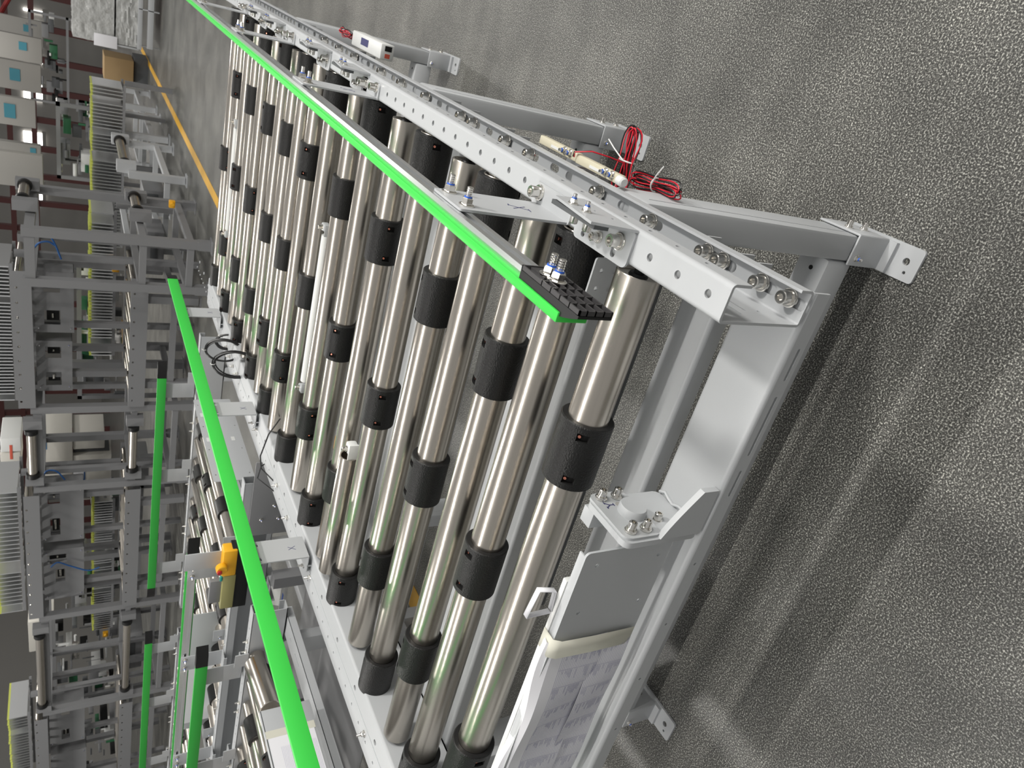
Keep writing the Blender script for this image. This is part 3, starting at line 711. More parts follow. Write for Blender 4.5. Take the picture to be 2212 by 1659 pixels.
# ================================================================== neighbouring conveyors running off to the left
def cross_conveyor(xr, xl, yn, yf, label, sleeves=True, far_g=None, near_g=None, nroll=None, pitch=.13, start=.14, gm=None, cover=None, legs=True):
    root = empty('cross_conveyor', ((xr + xl) / 2, (yn + yf) / 2, 0), 0, label, 'conveyor', None)
    root.location = (0, 0, Z0); P3 = M['paint']
    for nm, y, s in (('side_channel', yn, -1), ('side_channel', yf, 1)):
        b = MB(); w = .045; n = int((xr - xl) / .0475) - 1
        b.plate((0, 0, 0), (0, s, 0), (1, 0, 0), [(y * s + 0, xl), (y * s + w, xl), (y * s + w, xr), (y * s + 0, xr)], [circ(y * s + .022, xl + .04 + .0475 * k, .0045, 8) for k in range(n)], .003, P3)
        b.box(xl, xr, y, y + s * .003, -.12, -.001, P3)
        b.box(xl, xr, y + s * (w - .003), y + s * w, -.026, -.001, P3)
        b.box(xl, xr, y, y + s * w, -.12, -.117, P3); b.box(xl, xr, y + s * (w - .003), y + s * w, -.119, -.10, P3)
        o = b.build(nm, None, root)
        for k in range(5):
            xx = xl + (xr - xl) * (.12 + .19 * k)
            fast('nut_p', (xx, y + s * .02, 0), (0, 0, 1), o); fast('nut_p', (xx + .05, y + s * .02, 0), (0, 0, 1), o)
    x = xr - start; k = 0
    L = round(yf - yn - .02, 4)
    while x > xl + .08:
        d = tube_data(L, 0); r = bpy.data.objects.new('roller', d); C.objects.link(r); r.parent = root; r.location = (x, yn + .01, -.03); r.rotation_euler = (0, 0, PI / 2)
        for sx in ((.10, .62) if k % 2 else (.30, .85)):
            q = bpy.data.objects.new('sleeve', SLEEVE); C.objects.link(q); q.parent = r; q.location = (sx * L, 0, 0); q.rotation_euler = (k * 1.3, 0, 0)
        x -= pitch; k += 1
    for xx in (xr - .13, xr - .55, xl + .3):
        b = MB(); hs = [slot(yn + .12, xx + .045, .05, .004), slot(yn + .25, xx + .045, .09, .004), slot(yf - .16, xx + .045, .05, .004), slot(yf - .07, xx + .045, .012, .004)]
        b.plate((0, 0, -.123), (0, 1, 0), (1, 0, 0), [(yn - .1, xx), (yf + .05, xx), (yf + .05, xx + .085), (yn - .1, xx + .085)], hs, .003, P3)
        b.box(xx + .082, xx + .085, yn - .1, yf + .05, -.150, -.124, P3); b.box(xx, xx + .003, yn - .1, yf + .05, -.150, -.124, P3)
        b.build('crossbeam', None, root)
    if legs:
        for xx in (xr - .25, xl + .35):
            for y, s in ((yn, -1), (yf, 1)):
                b = MB(); b.box(xx, xx + .08, y, y + s * .045, -.66, -.121, None, .005); lg = b.build('leg', P3, root)
                f = MB(); f.box(xx - .03, xx + .11, y - .015, y + s * .05, -.68, -.672, None, .001); f.box(xx - .004, xx + .084, y - s * .004, y + s * .049, -.671, -.60, None, .001); f.build('foot', P3, lg)
            b = MB(); b.box(xx + .01, xx + .07, yn, yf, -.60, -.54, None, .006); b.build('tie_beam', P3, root)
        for y, s in ((yn, -1), (yf, 1)):
            b = MB(); b.box(xl + .43, xr - .25, y + .005 * s, y + .04 * s, -.45, -.39, None, .005); b.build('tie_beam', P3, root)
    def rail(y, s, x0, x1, z0, z1, gmat, capr=True):
        a = MB(); a.box(x0, x1, y, y + s * .011, z0, z1, gmat, .001); st = a.build('wear_strip', None, root)
        a = MB(); zm = (z0 + z1) / 2
        for p, q in ((z0 + .006, zm - .004), (zm + .004, z1 - .006)): a.box(x0, x1, y - s * .011, y - s * .0005, p, q, None)
        a.box(x0, x1, y - s * .004, y - s * .0005, zm - .004, zm + .004, None); a.build('aluminium_profile', M['alu'], st)
        for cx, sg in ((x1, 1), (x0, -1)):
            a = MB(); a.prism([(cx + sg * .0005, y + s * .011, z0), (cx + sg * .05, y + s * .008, z0), (cx + sg * .085, y - s * .010, z0), (cx + sg * .0005, y - s * .011, z0)], (0, 0, z1 - z0), None); a.build('end_cap', M['blacksm'], st)
        for f in (.09, .56, .94):
            xx = x0 + (x1 - x0) * f
            a = MB(); yy = y - s * .0115
            a.box(xx - .04, xx + .04, yy, yy - s * .003, .012, z1 - .005, None, .001); a.box(xx - .04, xx + .04, yy, yy - s * .05, .009, .012, None); a.box(xx - .04, xx + .04, yy - s * .047, yy - s * .05, 0, .009, None)
            g = a.build('guide_bracket', P3, root)
            for dx in (-.022, .022): fast('nut', (xx + dx, yy - s * .003, (z0 + z1) / 2), (0, -s, 0), g)
            a = MB(); a.box(xx + .06, xx + .12, y + s * .02, y + s * .023, .0, .045, None); g2 = a.build('sensor_bracket', P3, root)
            fast('nut_s', (xx + .08, y + s * .02, .02), (0, -s, 0), g2)
    if far_g: rail(yf + .012, -1, *far_g)
    if near_g: rail(yn - .012, 1, *near_g)
    return root
n1 = cross_conveyor(-1.47, -3.25, 1.755, 2.88, 'middle cross conveyor left of the long one, under the yellow pull switch', far_g=(-3.06, -1.70, .138, .178, M['green_dim']), near_g=(-3.1, -1.80, .132, .172, M['green_dim']), start=.46)
n2 = cross_conveyor(-1.80, -3.5, .30, 1.40, 'nearest cross conveyor at the lower left, with papers on its panel', far_g=(-3.4, -2.02, .132, .172, M['green_dim']), start=.20)
n3 = cross_conveyor(-3.45, -5.1, 1.755, 2.88, 'far left cross conveyor beyond the middle one', far_g=(-4.75, -3.50, .138, .178, M['green_dim']), start=.3)
n4 = cross_conveyor(-3.7, -5.3, .30, 1.40, 'far left cross conveyor in line with the nearest one', far_g=(-5.2, -3.85, .132, .172, M['green_dim']), start=.3)

def prt(b, name, parent, m=None): return b.build(name, m, parent)
# cover plate on the middle cross conveyor
b = MB(); b.plate((-1.685, 0, 0), (0, 1, 0), (0, 0, 1), rrect(2.015, 2.65, -.112, .048, .006), [circ(2.06 + .18 * k, .034, .004, 8) for k in range(4)] + [circ(2.06 + .18 * k, -.098, .004, 8) for k in range(4)], .003, None)
cv = b.build('cover_plate', M['paint'], n1)
for u, v in ((2.50, .02), (2.30, .02), (2.50, -.08), (2.30, -.08)):
    b = MB(); b.box(-1.6819, -1.6812, u, u + .03, v, v + .015, None); b.build('sticker', M['white'], cv)
# grey upright plate with screws at the near end of the middle cross conveyor
b = MB(); b.box(-1.62, -1.30, 1.60, 1.605, -.17, .0, None, .001); o = b.build('end_plate', M['paint_dim'], n1)
for u, v in ((-1.55, -.04), (-1.49, -.08), (-1.55, -.10)): fast('nut_s', (u, 1.60, v), (0, -1, 0), o)
# yellow headed pull switch on its own bracket
A = at(489, 1218, 1, 1.62)
root = empty('pull_switch', (A.x, 1.62, Z0 - .12), 0, 'yellow headed switch with red button and beige box, mounted left of the green rail', 'switch')
def loc(o, r): o.parent = r; o.matrix_parent_inverse = r.matrix_basis.inverted() if False else Matrix.Translation(-Vector(r.location)); return o
def wp(px, py, y=1.62): v = at(px, py, 1, y); return v
def wbox(px0, py0, px1, py1, y, dy, m, bev=.003):
    """box whose front face spans the given pixels on the plane y"""
    p = at(px0, py0, 1, y); q = at(px1, py1, 1, y); b = MB()
    b.box(p.x, q.x, y, y + dy, p.z + Z0, q.z + Z0, m, min(bev, abs(p.x - q.x) * .3, abs(p.z - q.z) * .3)); return b
loc(wbox(484, 1193, 509, 1243, 1.62, .05, M['yellow'], .006).build('switch_head', None), root)
b = MB(); c = wp(478, 1226); b.cyl((c.x, 1.625, c.z + Z0), (c.x, 1.60, c.z + Z0), .020, 20, M['yellow'], .003); c = wp(472, 1228); b.cyl((c.x, 1.60, c.z + Z0), (c.x, 1.592, c.z + Z0), .009, 14, M['redp'], .002)
loc(b.build('push_button', None), root)
loc(wbox(482, 1246, 502, 1312, 1.625, .045, M['olive']).build('switch_body', None), root)
loc(wbox(503, 1186, 530, 1308, 1.63, .05, M['blacksm']).build('switch_case', None), root)
loc(wbox(454, 1258, 480, 1300, 1.64, .02, M['paint_dim']).build('contact_block', None), root)
loc(wbox(400, 1200, 482, 1224, 1.66, .004, M['paint'], .001).build('mounting_arm', None), root)
loc(wbox(476, 1248, 480, 1256, 1.625, .01, mat('teal_knob', (.02, .35, .30), .4), .001).build('indicator', None), root)
# white drive box lying below the green rail, on the floor level shelf of the middle conveyor
b = MB(); zf = -.30; p = [at(px, py, 2, zf) for px, py in ((590, 1248), (626, 1246), (616, 1306), (593, 1303))]
b.prism([(q.x, q.y, zf + Z0) for q in p], (0, 0, .03), M['white']); o = b.build('drive_box', None); tag(o, 'white flat drive box seen through the gap beside the left channel', 'electrical box')
c = MB(); q = at(610, 1290, 2, zf + .031)
c.box(q.x - .02, q.x + .02, q.y - .008, q.y + .008, zf + .0302 + Z0, zf + .031 + Z0, M['blue']); q = at(608, 1248, 2, zf + .03); c.build('label_strip', None, o)
b = MB(); b.box(-2.75, -1.3, .3, 1.75, zf - .02 + Z0, zf + Z0 - .001, M['dkpaint'])
b = MB(); b.plate((0, 0, zf + Z0 - .002), (1, 0, 0), (0, 1, 0), rrect(-2.75, -1.55, .95, 1.74, .01), [], .002, None); b.box(-2.5, -2.45, 1.5, 1.55, zf + Z0, .63, None); b.box(-1.9, -1.85, 1.6, 1.65, zf + Z0, .56, None)
tag(b.build('cable_tray', M['paint_dim']), 'low grey tray between the two nearest cross conveyors', 'cable tray')
# grey dotted upright brackets and a steel drum roller on the nearest cross conveyor
b = MB(); b.cyl((-1.985, 1.34, -.012), (-1.93, 1.10, -.012), .036, 32, None, .002); b.build('drum_roller', M['steel'], n2)
b = MB(); b.box(-1.793, -1.790, .42, 1.005, -.095, .055, None, .001); b.box(-1.81, -1.79, .42, 1.005, .052, .055, None); cp = b.build('cover_panel', M['paint'], n2)
b = MB(); b.box(-1.7895, -1.7885, .55, .905, -.085, .05, None); o = b.build('paper_sheet', M['paper']); o.location = (0, 0, Z0); tag(o, 'white printed sheet taped on the end panel of the nearest cross conveyor, lower left corner', 'paper')
b = MB(); b.box(-1.7895, -1.7882, .905, .93, -.09, .054, M['tape'])
g = MB()
for k in range(26): g.box(-1.7884, -1.7882, .58, .87, -.08 + .004 * k, -.0796 + .004 * k, None)
g.build('printed_table', M['ink'], o); b.build('tape_edge', M['tape'], o)
# second panel with paper on the middle conveyor
b = MB(); b.box(-3.1, -2.35, 1.96, 1.965, -.02, .11, None, .003); b.build('cover_panel', M['paint'], n1)
b = MB(); b.box(-3.05, -2.62, 1.956, 1.9585, -.015, .105, None); o = b.build('paper_sheet', M['paper']); o.location = (0, 0, Z0); tag(o, 'white printed sheet standing behind the aluminium rail of the middle cross conveyor', 'paper')
bundle((-1.50, 1.20, -.35), (1, .2, .3), (0, 1, 0), .09, .03, 8, 'red wire coil on the floor side beyond the left channel, farther of the pair')
bundle((-1.46, 1.05, -.35), (.8, .6, .1), (0, 0, 1), .09, .035, 8, 'red wire coil on the floor side beyond the left channel, nearer of the pair')
b = MB(); b.sweep([(-1.95, 1.1, -.40), (-1.75, 1.02, -.37), (-1.60, .93, -.36), (-1.45, .88, -.37)], .003, 6); o = b.build('cord', M['cream']); o.location = (0, 0, Z0); tag(o, 'pale cord slung across the gap beyond the left channel', 'cord')

# ================================================================== two level stands behind (front line along x at y = 7.3)
G2 = M['paint_dim']
def zb(z): return z + Z0
def post(b, x, y, z0, z1, w=.08): b.box(x - w / 2, x + w / 2, y - w / 2, y + w / 2, z0, z1, None)
def stand(xa, xb, y0, y1, label, top=.90, rollers=True, kind='gate', group='two level stands along the back line'):
    r = empty('storage_stand', ((xa + xb) / 2, (y0 + y1) / 2, 0), 0, label, 'stand', group); off = Vector(r.location)
    def P(b, n, m=G2): o = b.build(n, m); return loc(o, r)
    for x in (xa, xb):
        for y in (y0, y1):
            b = MB(); post(b, x, y, .03, zb(top) - (.0 if y == y0 else .05)); o = P(b, 'post')
            f = MB(); f.box(x - .07, x + .07, y - .10, y + .07, 0, .01, None); f.box(x - .045, x + .045, y - .045, y + .045, .01, .13, None); P(f, 'foot')
    for z0, z1 in ((-.52, -.46), (-.10, -.04), (top - .10, top - .02)):
        for y in (y0, y1):
            b = MB(); b.box(xa + .04, xb - .04, y - .03, y + .03, zb(z0), zb(z1), None); P(b, 'cross_rail')
        for x in (xa, xb):
            b = MB(); b.box(x - .03, x + .03, y0 + .04, y1 - .04, zb(z0), zb(z1), None); P(b, 'side_rail')
    if rollers:
        for z in (-.06, top + .0):
            b = MB(); y = y0 - .07
            b.cyl((xa + .26, y, zb(z)), (xb - .26, y, zb(z)), .045, 20, None); P(b, 'roller', M['steel'])
            for x, s in ((xa + .26, -1), (xb - .26, 1)):
                b = MB(); b.cyl((x, y, zb(z)), (x + s * .05, y, zb(z)), .062, 20, None); P(b, 'roller_end', M['blacksm'])
                b = MB(); b.box(x + s * .055, x + s * .16, y - .02, y + .09, zb(z - .10), zb(z + .07), None); P(b, 'bearing_block')
    return r
stand(-5.62, -4.58, 7.3, 8.3, 'open two level stand with steel rollers, in front of the white machine', group=None)
stand(-9.35, -7.60, 7.3, 8.3, 'open two level stand with steel rollers, leftmost in the back line', group=None)
s3 = stand(-2.95, -2.47, 6.9, 8.15, 'tall two level stand at the right corner of the back line', rollers=False, group=None)
for z in (-.05, .90):
    b = MB(); b.cyl((-2.36, 7.45, zb(z)), (-2.36, 7.85, zb(z)), .045, 20, None); loc(b.build('roller', M['steel']), s3)
    for y, s in ((7.45, -1), (7.85, 1)):
        b = MB(); b.cyl((-2.36, y, zb(z)), (-2.36, y + s * .05, zb(z)), .062, 20, None); loc(b.build('roller_end', M['blacksm']), s3)
        b = MB(); b.box(-2.42, -2.32, y + s * .055, y + s * .17, zb(z - .12), zb(z + .08), None); loc(b.build('bearing_block', G2), s3)

def line_module(xa, xb, label, boxes, tops=True):
    """long run of the back line: upper and lower side beams with hung control boxes"""
    r = empty('line_module', ((xa + xb) / 2, 7.6, 0), 0, label, 'conveyor')
    def P(b, n, m=G2): return loc(b.build(n, m), r)
    for z0, z1, y0 in ((-.16, .0, 7.22), (.85, 1.0, 7.24)):
        for y in (y0, y0 + 1.0):
            b = MB(); n = int((xb - xa) / .16)
            b.plate((0, y, zb(z0)), (1, 0, 0), (0, 0, 1), [(xa, 0), (xb, 0), (xb, z1 - z0), (xa, z1 - z0)], [circ(xa + .08 + .16 * k, (z1 - z0) * (.78 if z1 < .5 else .82), .012, 8) for k in range(n)], .004, None)
            b.box(xa, xb, y, y + .045, zb(z0), zb(z0) + .004, None); b.box(xa, xb, y, y + .045, zb(z1) - .004, zb(z1), None); P(b, 'side_beam')
    # row of carrying rollers, axes along y
    for z in (-.03, .97):
        n = int((xb - xa) / .17)
        for k in range(n):
            x = xa + .08 + .17 * k; b = MB(); b.cyl((x, 7.27, zb(z)), (x, 8.2, zb(z)), .025, 12, None); P(b, 'roller', M['steel'])
    for x in (xa + .25, xb - .25):
        b = MB(); post(b, x, 7.30, .03, zb(-.16), .08); P(b, 'post'); b = MB(); post(b, x, 8.2, .03, zb(-.16), .08); P(b, 'post')
        b = MB(); b.box(x - .03, x + .03, 7.34, 8.16, zb(-.45), zb(-.39), None); P(b, 'side_rail')
        b = MB(); post(b, x, 7.55, zb(.0), zb(.85), .07); P(b, 'post')
        b = MB(); post(b, x, 8.15, zb(.0), zb(.85), .07); P(b, 'post')
        b = MB(); b.box(x - .05, x + .05, 7.25, 7.31, 0.0, .014, None); P(b, 'foot')
    b = MB(); b.box(xa + .25, xb - .25, 7.27, 7.32, zb(-.45), zb(-.39), None); P(b, 'cross_rail')
    for (u0, u1, z0, z1, wins) in boxes:
        b = MB(); b.plate((0, 7.46, 0), (1, 0, 0), (0, 0, 1), [(u0, zb(z0)), (u1, zb(z0)), (u1, zb(z1)), (u0, zb(z1))], [[(a, zb(c)), (bb, zb(c)), (bb, zb(d)), (a, zb(d))] for a, bb, c, d in wins], .004, None)
        b.box(u0, u1, 7.465, 7.70, zb(z0) , zb(z0) + .004, None); b.box(u0, u0 + .004, 7.465, 7.70, zb(z0), zb(z1), None); b.box(u1 - .004, u1, 7.465, 7.70, zb(z0), zb(z1), None); cb = P(b, 'control_panel')
        for a, bb, c, d in wins:
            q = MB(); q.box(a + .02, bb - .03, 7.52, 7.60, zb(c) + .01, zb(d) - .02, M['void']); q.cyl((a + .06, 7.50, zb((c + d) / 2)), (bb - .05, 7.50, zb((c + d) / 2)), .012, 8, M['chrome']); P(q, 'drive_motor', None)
        for a in (u0 + .05, u1 - .05):
            for z in (z0 + .03, z1 - .03): fast('nut', (a, 7.459, zb(z)), (0, -1, 0), None).parent = None
    return r
_before = set(bpy.data.objects)
lm1 = line_module(-4.53, -3.0, 'two level conveyor run with control panels, right part of the back line', [
    (-3.75, -3.08, .50, .84, [(-3.66, -3.50, .62, .76), (-3.30, -3.14, .62, .76)]), (-4.45, -3.85, .52, .84, [(-4.38, -4.22, .62, .76), (-4.05, -3.92, .62, .76)])])
lm2 = line_module(-7.55, -5.68, 'two level conveyor run with control panels, middle of the back line', [
    (-6.55, -5.75, .42, .84, [(-6.45, -6.2, .66, .76), (-5.98, -5.84, .66, .78)]), (-7.48, -6.68, .42, .84, [(-7.2, -7.0, .62, .72), (-6.9, -6.76, .6, .8)])])
lm3 = line_module(-11.5, -9.42, 'two level conveyor run with control panels, leftmost in the back line', [
    (-10.3, -9.5, .42, .84, [(-10.2, -10.0, .6, .7), (-9.7, -9.56, .6, .7)]), (-11.3, -10.5, .4, .84, [(-11.1, -10.9, .62, .76)])])
for o in [q for q in set(bpy.data.objects) - _before if q.name.startswith('bolt') and q.parent is None]:
    x = o.location.x; r = lm1 if x > -4.6 else lm2 if x > -8 else lm3; loc(o, r)

def cassette(name_label, kind, o, along, n, pitch, h, dep, cap=True, w=.012):
    """rack of upright pale plates with yellow green tops"""
    r = empty('plate_rack', o, 0, name_label, 'rack'); a = Vector(along).normalized(); d = Vector((-a.y, a.x, 0))
    rnd = random.Random(n); L = n * pitch
    b = MB()
    for s in (0, dep):
        p = Vector((0, 0, 0)) + d * s
        b.prism([p + Vector((0, 0, -.03)), p + a * L + Vector((0, 0, -.03)), p + a * L, p], d * .02, None)
    f = b.build('rack_base', G2, r)
    b = MB(); b.prism([Vector((0, 0, 0)), a * w, a * w + d * dep, d * dep], (0, 0, h), None); pd = b.build('upright_plate', M['alu']); pm = pd.data; bpy.data.objects.remove(pd)
    b = MB(); b.prism([Vector((0, 0, h)), a * w + Vector((0, 0, h)), a * w + d * dep + Vector((0, 0, h)), d * dep + Vector((0, 0, h))], (0, 0, .022), None); pd = b.build('plate_cap', M['yglow']); cm = pd.data; bpy.data.objects.remove(pd)
    for k in range(n):
        if rnd.random() < .07: continue
        q = bpy.data.objects.new('upright_plate', pm); C.objects.link(q); q.parent = r; q.location = a * (k * pitch) + Vector((0, 0, rnd.uniform(-.004, .006)))
        if cap:
            c = bpy.data.objects.new('plate_cap', cm); C.objects.link(c); c.parent = q
    for k in range(3):
        pp = Vector(o) + a * (L * k / 2) + d * dep * .5
        b = MB(); b.box(pp.x - .03, pp.x + .03, pp.y - .03, pp.y + .03, 0, o[2] - .03, None); loc(b.build('post', G2), r)
    return r
cassette('low rack of upright pale plates behind the right part of the back line', 0, (-4.6, 8.55, zb(.10)), (1, 0, 0), 46, .040, .22, .5)
cassette('low rack of upright pale plates left of the white machine', 0, (-9.3, 8.55, zb(.06)), (1, 0, 0), 56, .044, .22, .5)
cassette('long rack of upright pale plates receding behind the corner stand', 0, (-3.95, 10.6, zb(-.08)), (1, 0, 0), 50, .044, .34, .5)
cassette('high rack of bright upright plates above the right control panels', 0, (-4.5, 7.35, zb(1.03)), (1, 0, 0), 40, .038, .26, .6)
cassette('high rack of bright upright plates above the middle control panels', 0, (-7.5, 7.35, zb(1.06)), (1, 0, 0), 30, .062, .22, .6)
cassette('high rack of bright upright plates above the left control panels', 0, (-11.3, 7.4, zb(1.08)), (1, 0, 0), 34, .055, .2, .6)

# white machine with blue sticker
root = empty('processing_machine', (-6.2, 8.9, 0), 0, 'cream white machine with blue sticker seen through the open stand', 'machine')
def mb(px0, py0, px1, py1, y, dy, m, n, bev=.01): return loc(wbox(px0, py0, px1, py1, y, dy, m, bev).build(n, None), root)
mb(88, 938, 158, 1045, 8.6, .6, M['whitew'], 'machine_body'); mb(158, 940, 226, 968, 8.62, .5, M['whitew'], 'machine_arm'); mb(158, 985, 240, 1045, 8.62, .5, M['whitew'], 'machine_bed')
mb(158, 972, 236, 984, 8.7, .3, M['dkpaint'], 'slide_slot', .002); mb(91, 950, 101, 971, 8.595, .004, mat('blue_sticker', (.06, .28, .62), .5), 'sticker', .001)
b = wbox(155, 1008, 184, 1037, 8.612, .004, M['bluew'], .001); loc(b.build('document_pocket', None), root); mb(158, 1011, 181, 1034, 8.606, .004, M['paper'], 'document', .001)
loc(wbox(0, 948, 46, 975, 8.55, .5, M['white'], .01).build('machine_cover', None), root); loc(wbox(0, 980, 46, 1015, 8.55, .5, M['whitew'], .01).build('machine_cover', None), root)
mb(20, 962, 28, 992, 8.545, .004, M['stickred'], 'sticker', .001)
loc(wbox(60, 1345, 118, 1400, 9.2, .6, M['whitew'], .01).build('machine_hood', None), root)
# machinery low in the line: small things seen between the posts
rnd = random.Random(11)
def clutter(px0, px1, py0, py1, y, n, label, root=None):
    r = empty('machine_cluster', tuple(at((px0 + px1) / 2, (py0 + py1) / 2, 1, y)), 0, label, 'machinery'); r.location.z = 0
    ms = [M['dkpaint'], G2, M['paint_dim'], M['chrome'], M['void'], M['dkpaint'], G2, M['white'], M['pcb']]
    b = MB(); p = at(px0, py0, 1, y); q = at(px1, py1, 1, y)
    xa, xb_ = min(p.x, q.x), max(p.x, q.x); za, zc_ = min(p.z, q.z), max(p.z, q.z)
    b.box(xa, xa + .05, y, y + .05, 0, zb(zc_), G2); b.box(xb_ - .05, xb_, y, y + .05, 0, zb(zc_), G2); b.box(xa, xb_, y, y + .05, zb(za), zb(za) + .05, G2); b.box(xa, xb_, y, y + .05, zb(zc_) - .05, zb(zc_), G2)
    loc(b.build('frame', None), r)
    for k in range(n):
        x = rnd.uniform(xa, xb_ - .1); z = rnd.uniform(za, zc_ - .06); w_ = rnd.uniform(.05, .30); h = rnd.uniform(.02, .16); m = rnd.choice(ms); b = MB()
        if rnd.random() < .35:
            ax = rnd.random() < .6
            b.cyl((x, y + .05, zb(z)), (x + (w_ if ax else 0), y + .05, zb(z + (0 if ax else w_))), h * .18, 12, m); nm = 'rod'
        else: b.box(x, min(x + w_, xb_), y + rnd.uniform(.03, .3), y + .4, zb(z), zb(min(z + h, zc_)), m, .004); nm = 'housing'
        loc(b.build(nm, None), r)
    return r
clutter(165, 300, 560, 860, 8.9, 46, 'grey machinery between the posts right of the open stand')
clutter(120, 250, 220, 400, 11.5, 40, 'dark machinery far behind the receding rack')
clutter(150, 300, 1060, 1310, 8.6, 56, 'grey machinery between posts in the middle of the back line')
clutter(110, 260, 1330, 1500, 8.8, 46, 'grey machinery seen through the leftmost open stand')
clutter(150, 280, 1510, 1659, 8.7, 40, 'grey machinery at the far left of the back line')
clutter(60, 150, 20, 230, 20.0, 30, 'distant dark machinery under the bright windows')
for (px, py, y, m, lab, sz) in ((250, 578, 8.4, 'yellow', 'small yellow valve on the machinery right of the open stand', .06), (372, 440, 7.6, 'yellow', 'small yellow block low beside the corner stand', .05), (228, 1370, 8.5, 'yellow', 'small yellow lever on the machinery of the leftmost stand', .06)):
    p = at(px, py, 1, y); b = MB(); b.box(p.x - sz, p.x + sz * .6, y, y + .04, p.z + Z0 - sz * .6, p.z + Z0 + sz * .6, None, .008); b.cyl((p.x, y, p.z + Z0), (p.x, y - .04, p.z + Z0), sz * .35, 12)
    tag(b.build('valve_block', M[m]), lab, 'valve')
# blue hoses
for pts, lab in ((((70, 500), (88, 492), (105, 505), (120, 530), (132, 560)), 'dark blue hose looping over the right control panels'), (((70, 540), (84, 525), (104, 522), (118, 530)), 'short blue hose at the end of the right control panels'), (((92, 1035), (100, 1018), (122, 1018), (140, 1036)), 'blue hose arched in front of the white machine'), (((110, 1225), (125, 1215), (150, 1222), (190, 1232), (215, 1225)), 'dark hose hanging across the middle control panels')):
    P_ = [at(x, y, 1, 7.4) + Vector((0, 0, Z0)) for x, y in pts]; Q = []
    for i in range(len(P_) - 1):
        p0, p1, p2, p3 = P_[max(i - 1, 0)], P_[i], P_[i + 1], P_[min(i + 2, len(P_) - 1)]
        for k in range(6):
            t = k / 6; Q.append(.5 * ((2 * p1) + (p2 - p0) * t + (2 * p0 - 5 * p1 + 4 * p2 - p3) * t * t + (3 * p1 - p0 - 3 * p2 + p3) * t ** 3))
    Q.append(P_[-1]); b = MB(); b.sweep(Q, .009, 8); tag(b.build('hose', M['bluew']), lab, 'hose')
# low stands receding on the right of the back block
def low_stand(x, y0, y1, label):
    r = empty('low_stand', (x, (y0 + y1) / 2, 0), 0, label, 'stand', None)
    def P(b, n, m=M['paint']): return loc(b.build(n, m), r)
    for y in (y0, y1):
        for xx in (x, x - .9):
            b = MB(); post(b, xx, y, .02, zb(-.06), .08); P(b, 'post'); b = MB(); b.box(xx - .06, xx + .08, y - .09, y + .06, 0, .012, None); P(b, 'foot')
        b = MB(); b.box(x - .86, x - .04, y - .03, y + .03, zb(-.5), zb(-.44), None); P(b, 'cross_rail')
    for xx in (x, x - .9):
        for z in (-.50, -.12):
            b = MB(); b.box(xx - .03, xx + .03, y0 + .04, y1 - .04, zb(z), zb(z + .06), None); P(b, 'side_rail')
    b = MB(); b.cyl((x + .06, y0 + .22, zb(-.03)), (x + .06, y1 - .22, zb(-.03)), .05, 20, None); P(b, 'roller', M['steel'])
    for y, s in ((y0 + .22, -1), (y1 - .22, 1)):
        b = MB(); b.cyl((x + .06, y, zb(-.03)), (x + .06, y + s * .05, zb(-.03)), .07, 20, None); P(b, 'roller_end', M['blacksm'])
        b = MB(); b.box(x, x + .12, y + s * .055, y + s * .2, zb(-.14), zb(.06), None); P(b, 'bearing_block')
low_stand(-2.42, 8.95, 10.4, 'low open stand beside the orange line, nearest of the three receding'); low_stand(-2.42, 10.9, 12.2, 'low open stand beside the orange line, second of the three receding'); low_stand(-2.42, 12.8, 14.1, 'low open stand beside the orange line, farthest of the three receding')
# small cabinets low in the line
for (px0, py0, px1, py1, y, lab) in ((310, 410, 355, 455, 9.2, 'pale grey cabinet low between the corner stand and the next one'), (318, 500, 352, 595, 8.6, 'grey low cabinet behind the corner stand'), (268, 1370, 305, 1440, 8.3, 'dark low cabinet behind the leftmost open stand'), (270, 1000, 320, 1045, 8.4, 'grey cabinet low behind the open stand')):
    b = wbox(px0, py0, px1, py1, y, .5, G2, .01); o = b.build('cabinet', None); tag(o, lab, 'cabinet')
    w1 = wbox(px0 + 8, py0 + 8, px1 - 14, py1 - 10, y - .006, .004, M['dkpaint'], .001); w1.build('cabinet_window', None, o)
b = wbox(225, 120, 288, 185, 14.5, .7, M['card'], .01); o = b.build('carton', None); p_ = at(288, 150, 1, 14.5); tag(o, 'brown cardboard carton beside the wrapped pallets', 'carton')
sb = wbox(290, 125, 340, 190, 14.6, .6, M['dkpaint'], .01).build('crate'); tag(sb, 'dark crate under the brown carton beside the wrapped pallets', 'crate')
b = MB()
for x, z in ((355, 0), (330, 1)):
    pass
# brown sheet leaning behind the middle run
b = MB(); p = [at(px, py, 1, 8.35) for px, py in ((262, 690), (276, 700), (272, 815), (266, 815))]
b.prism([(q.x, 8.35, q.z + Z0) for q in p], (0, .02, 0), None); tag(b.build('cardboard_sheet', M['card']), 'narrow brown cardboard sheet behind the right part of the back line', 'cardboard')

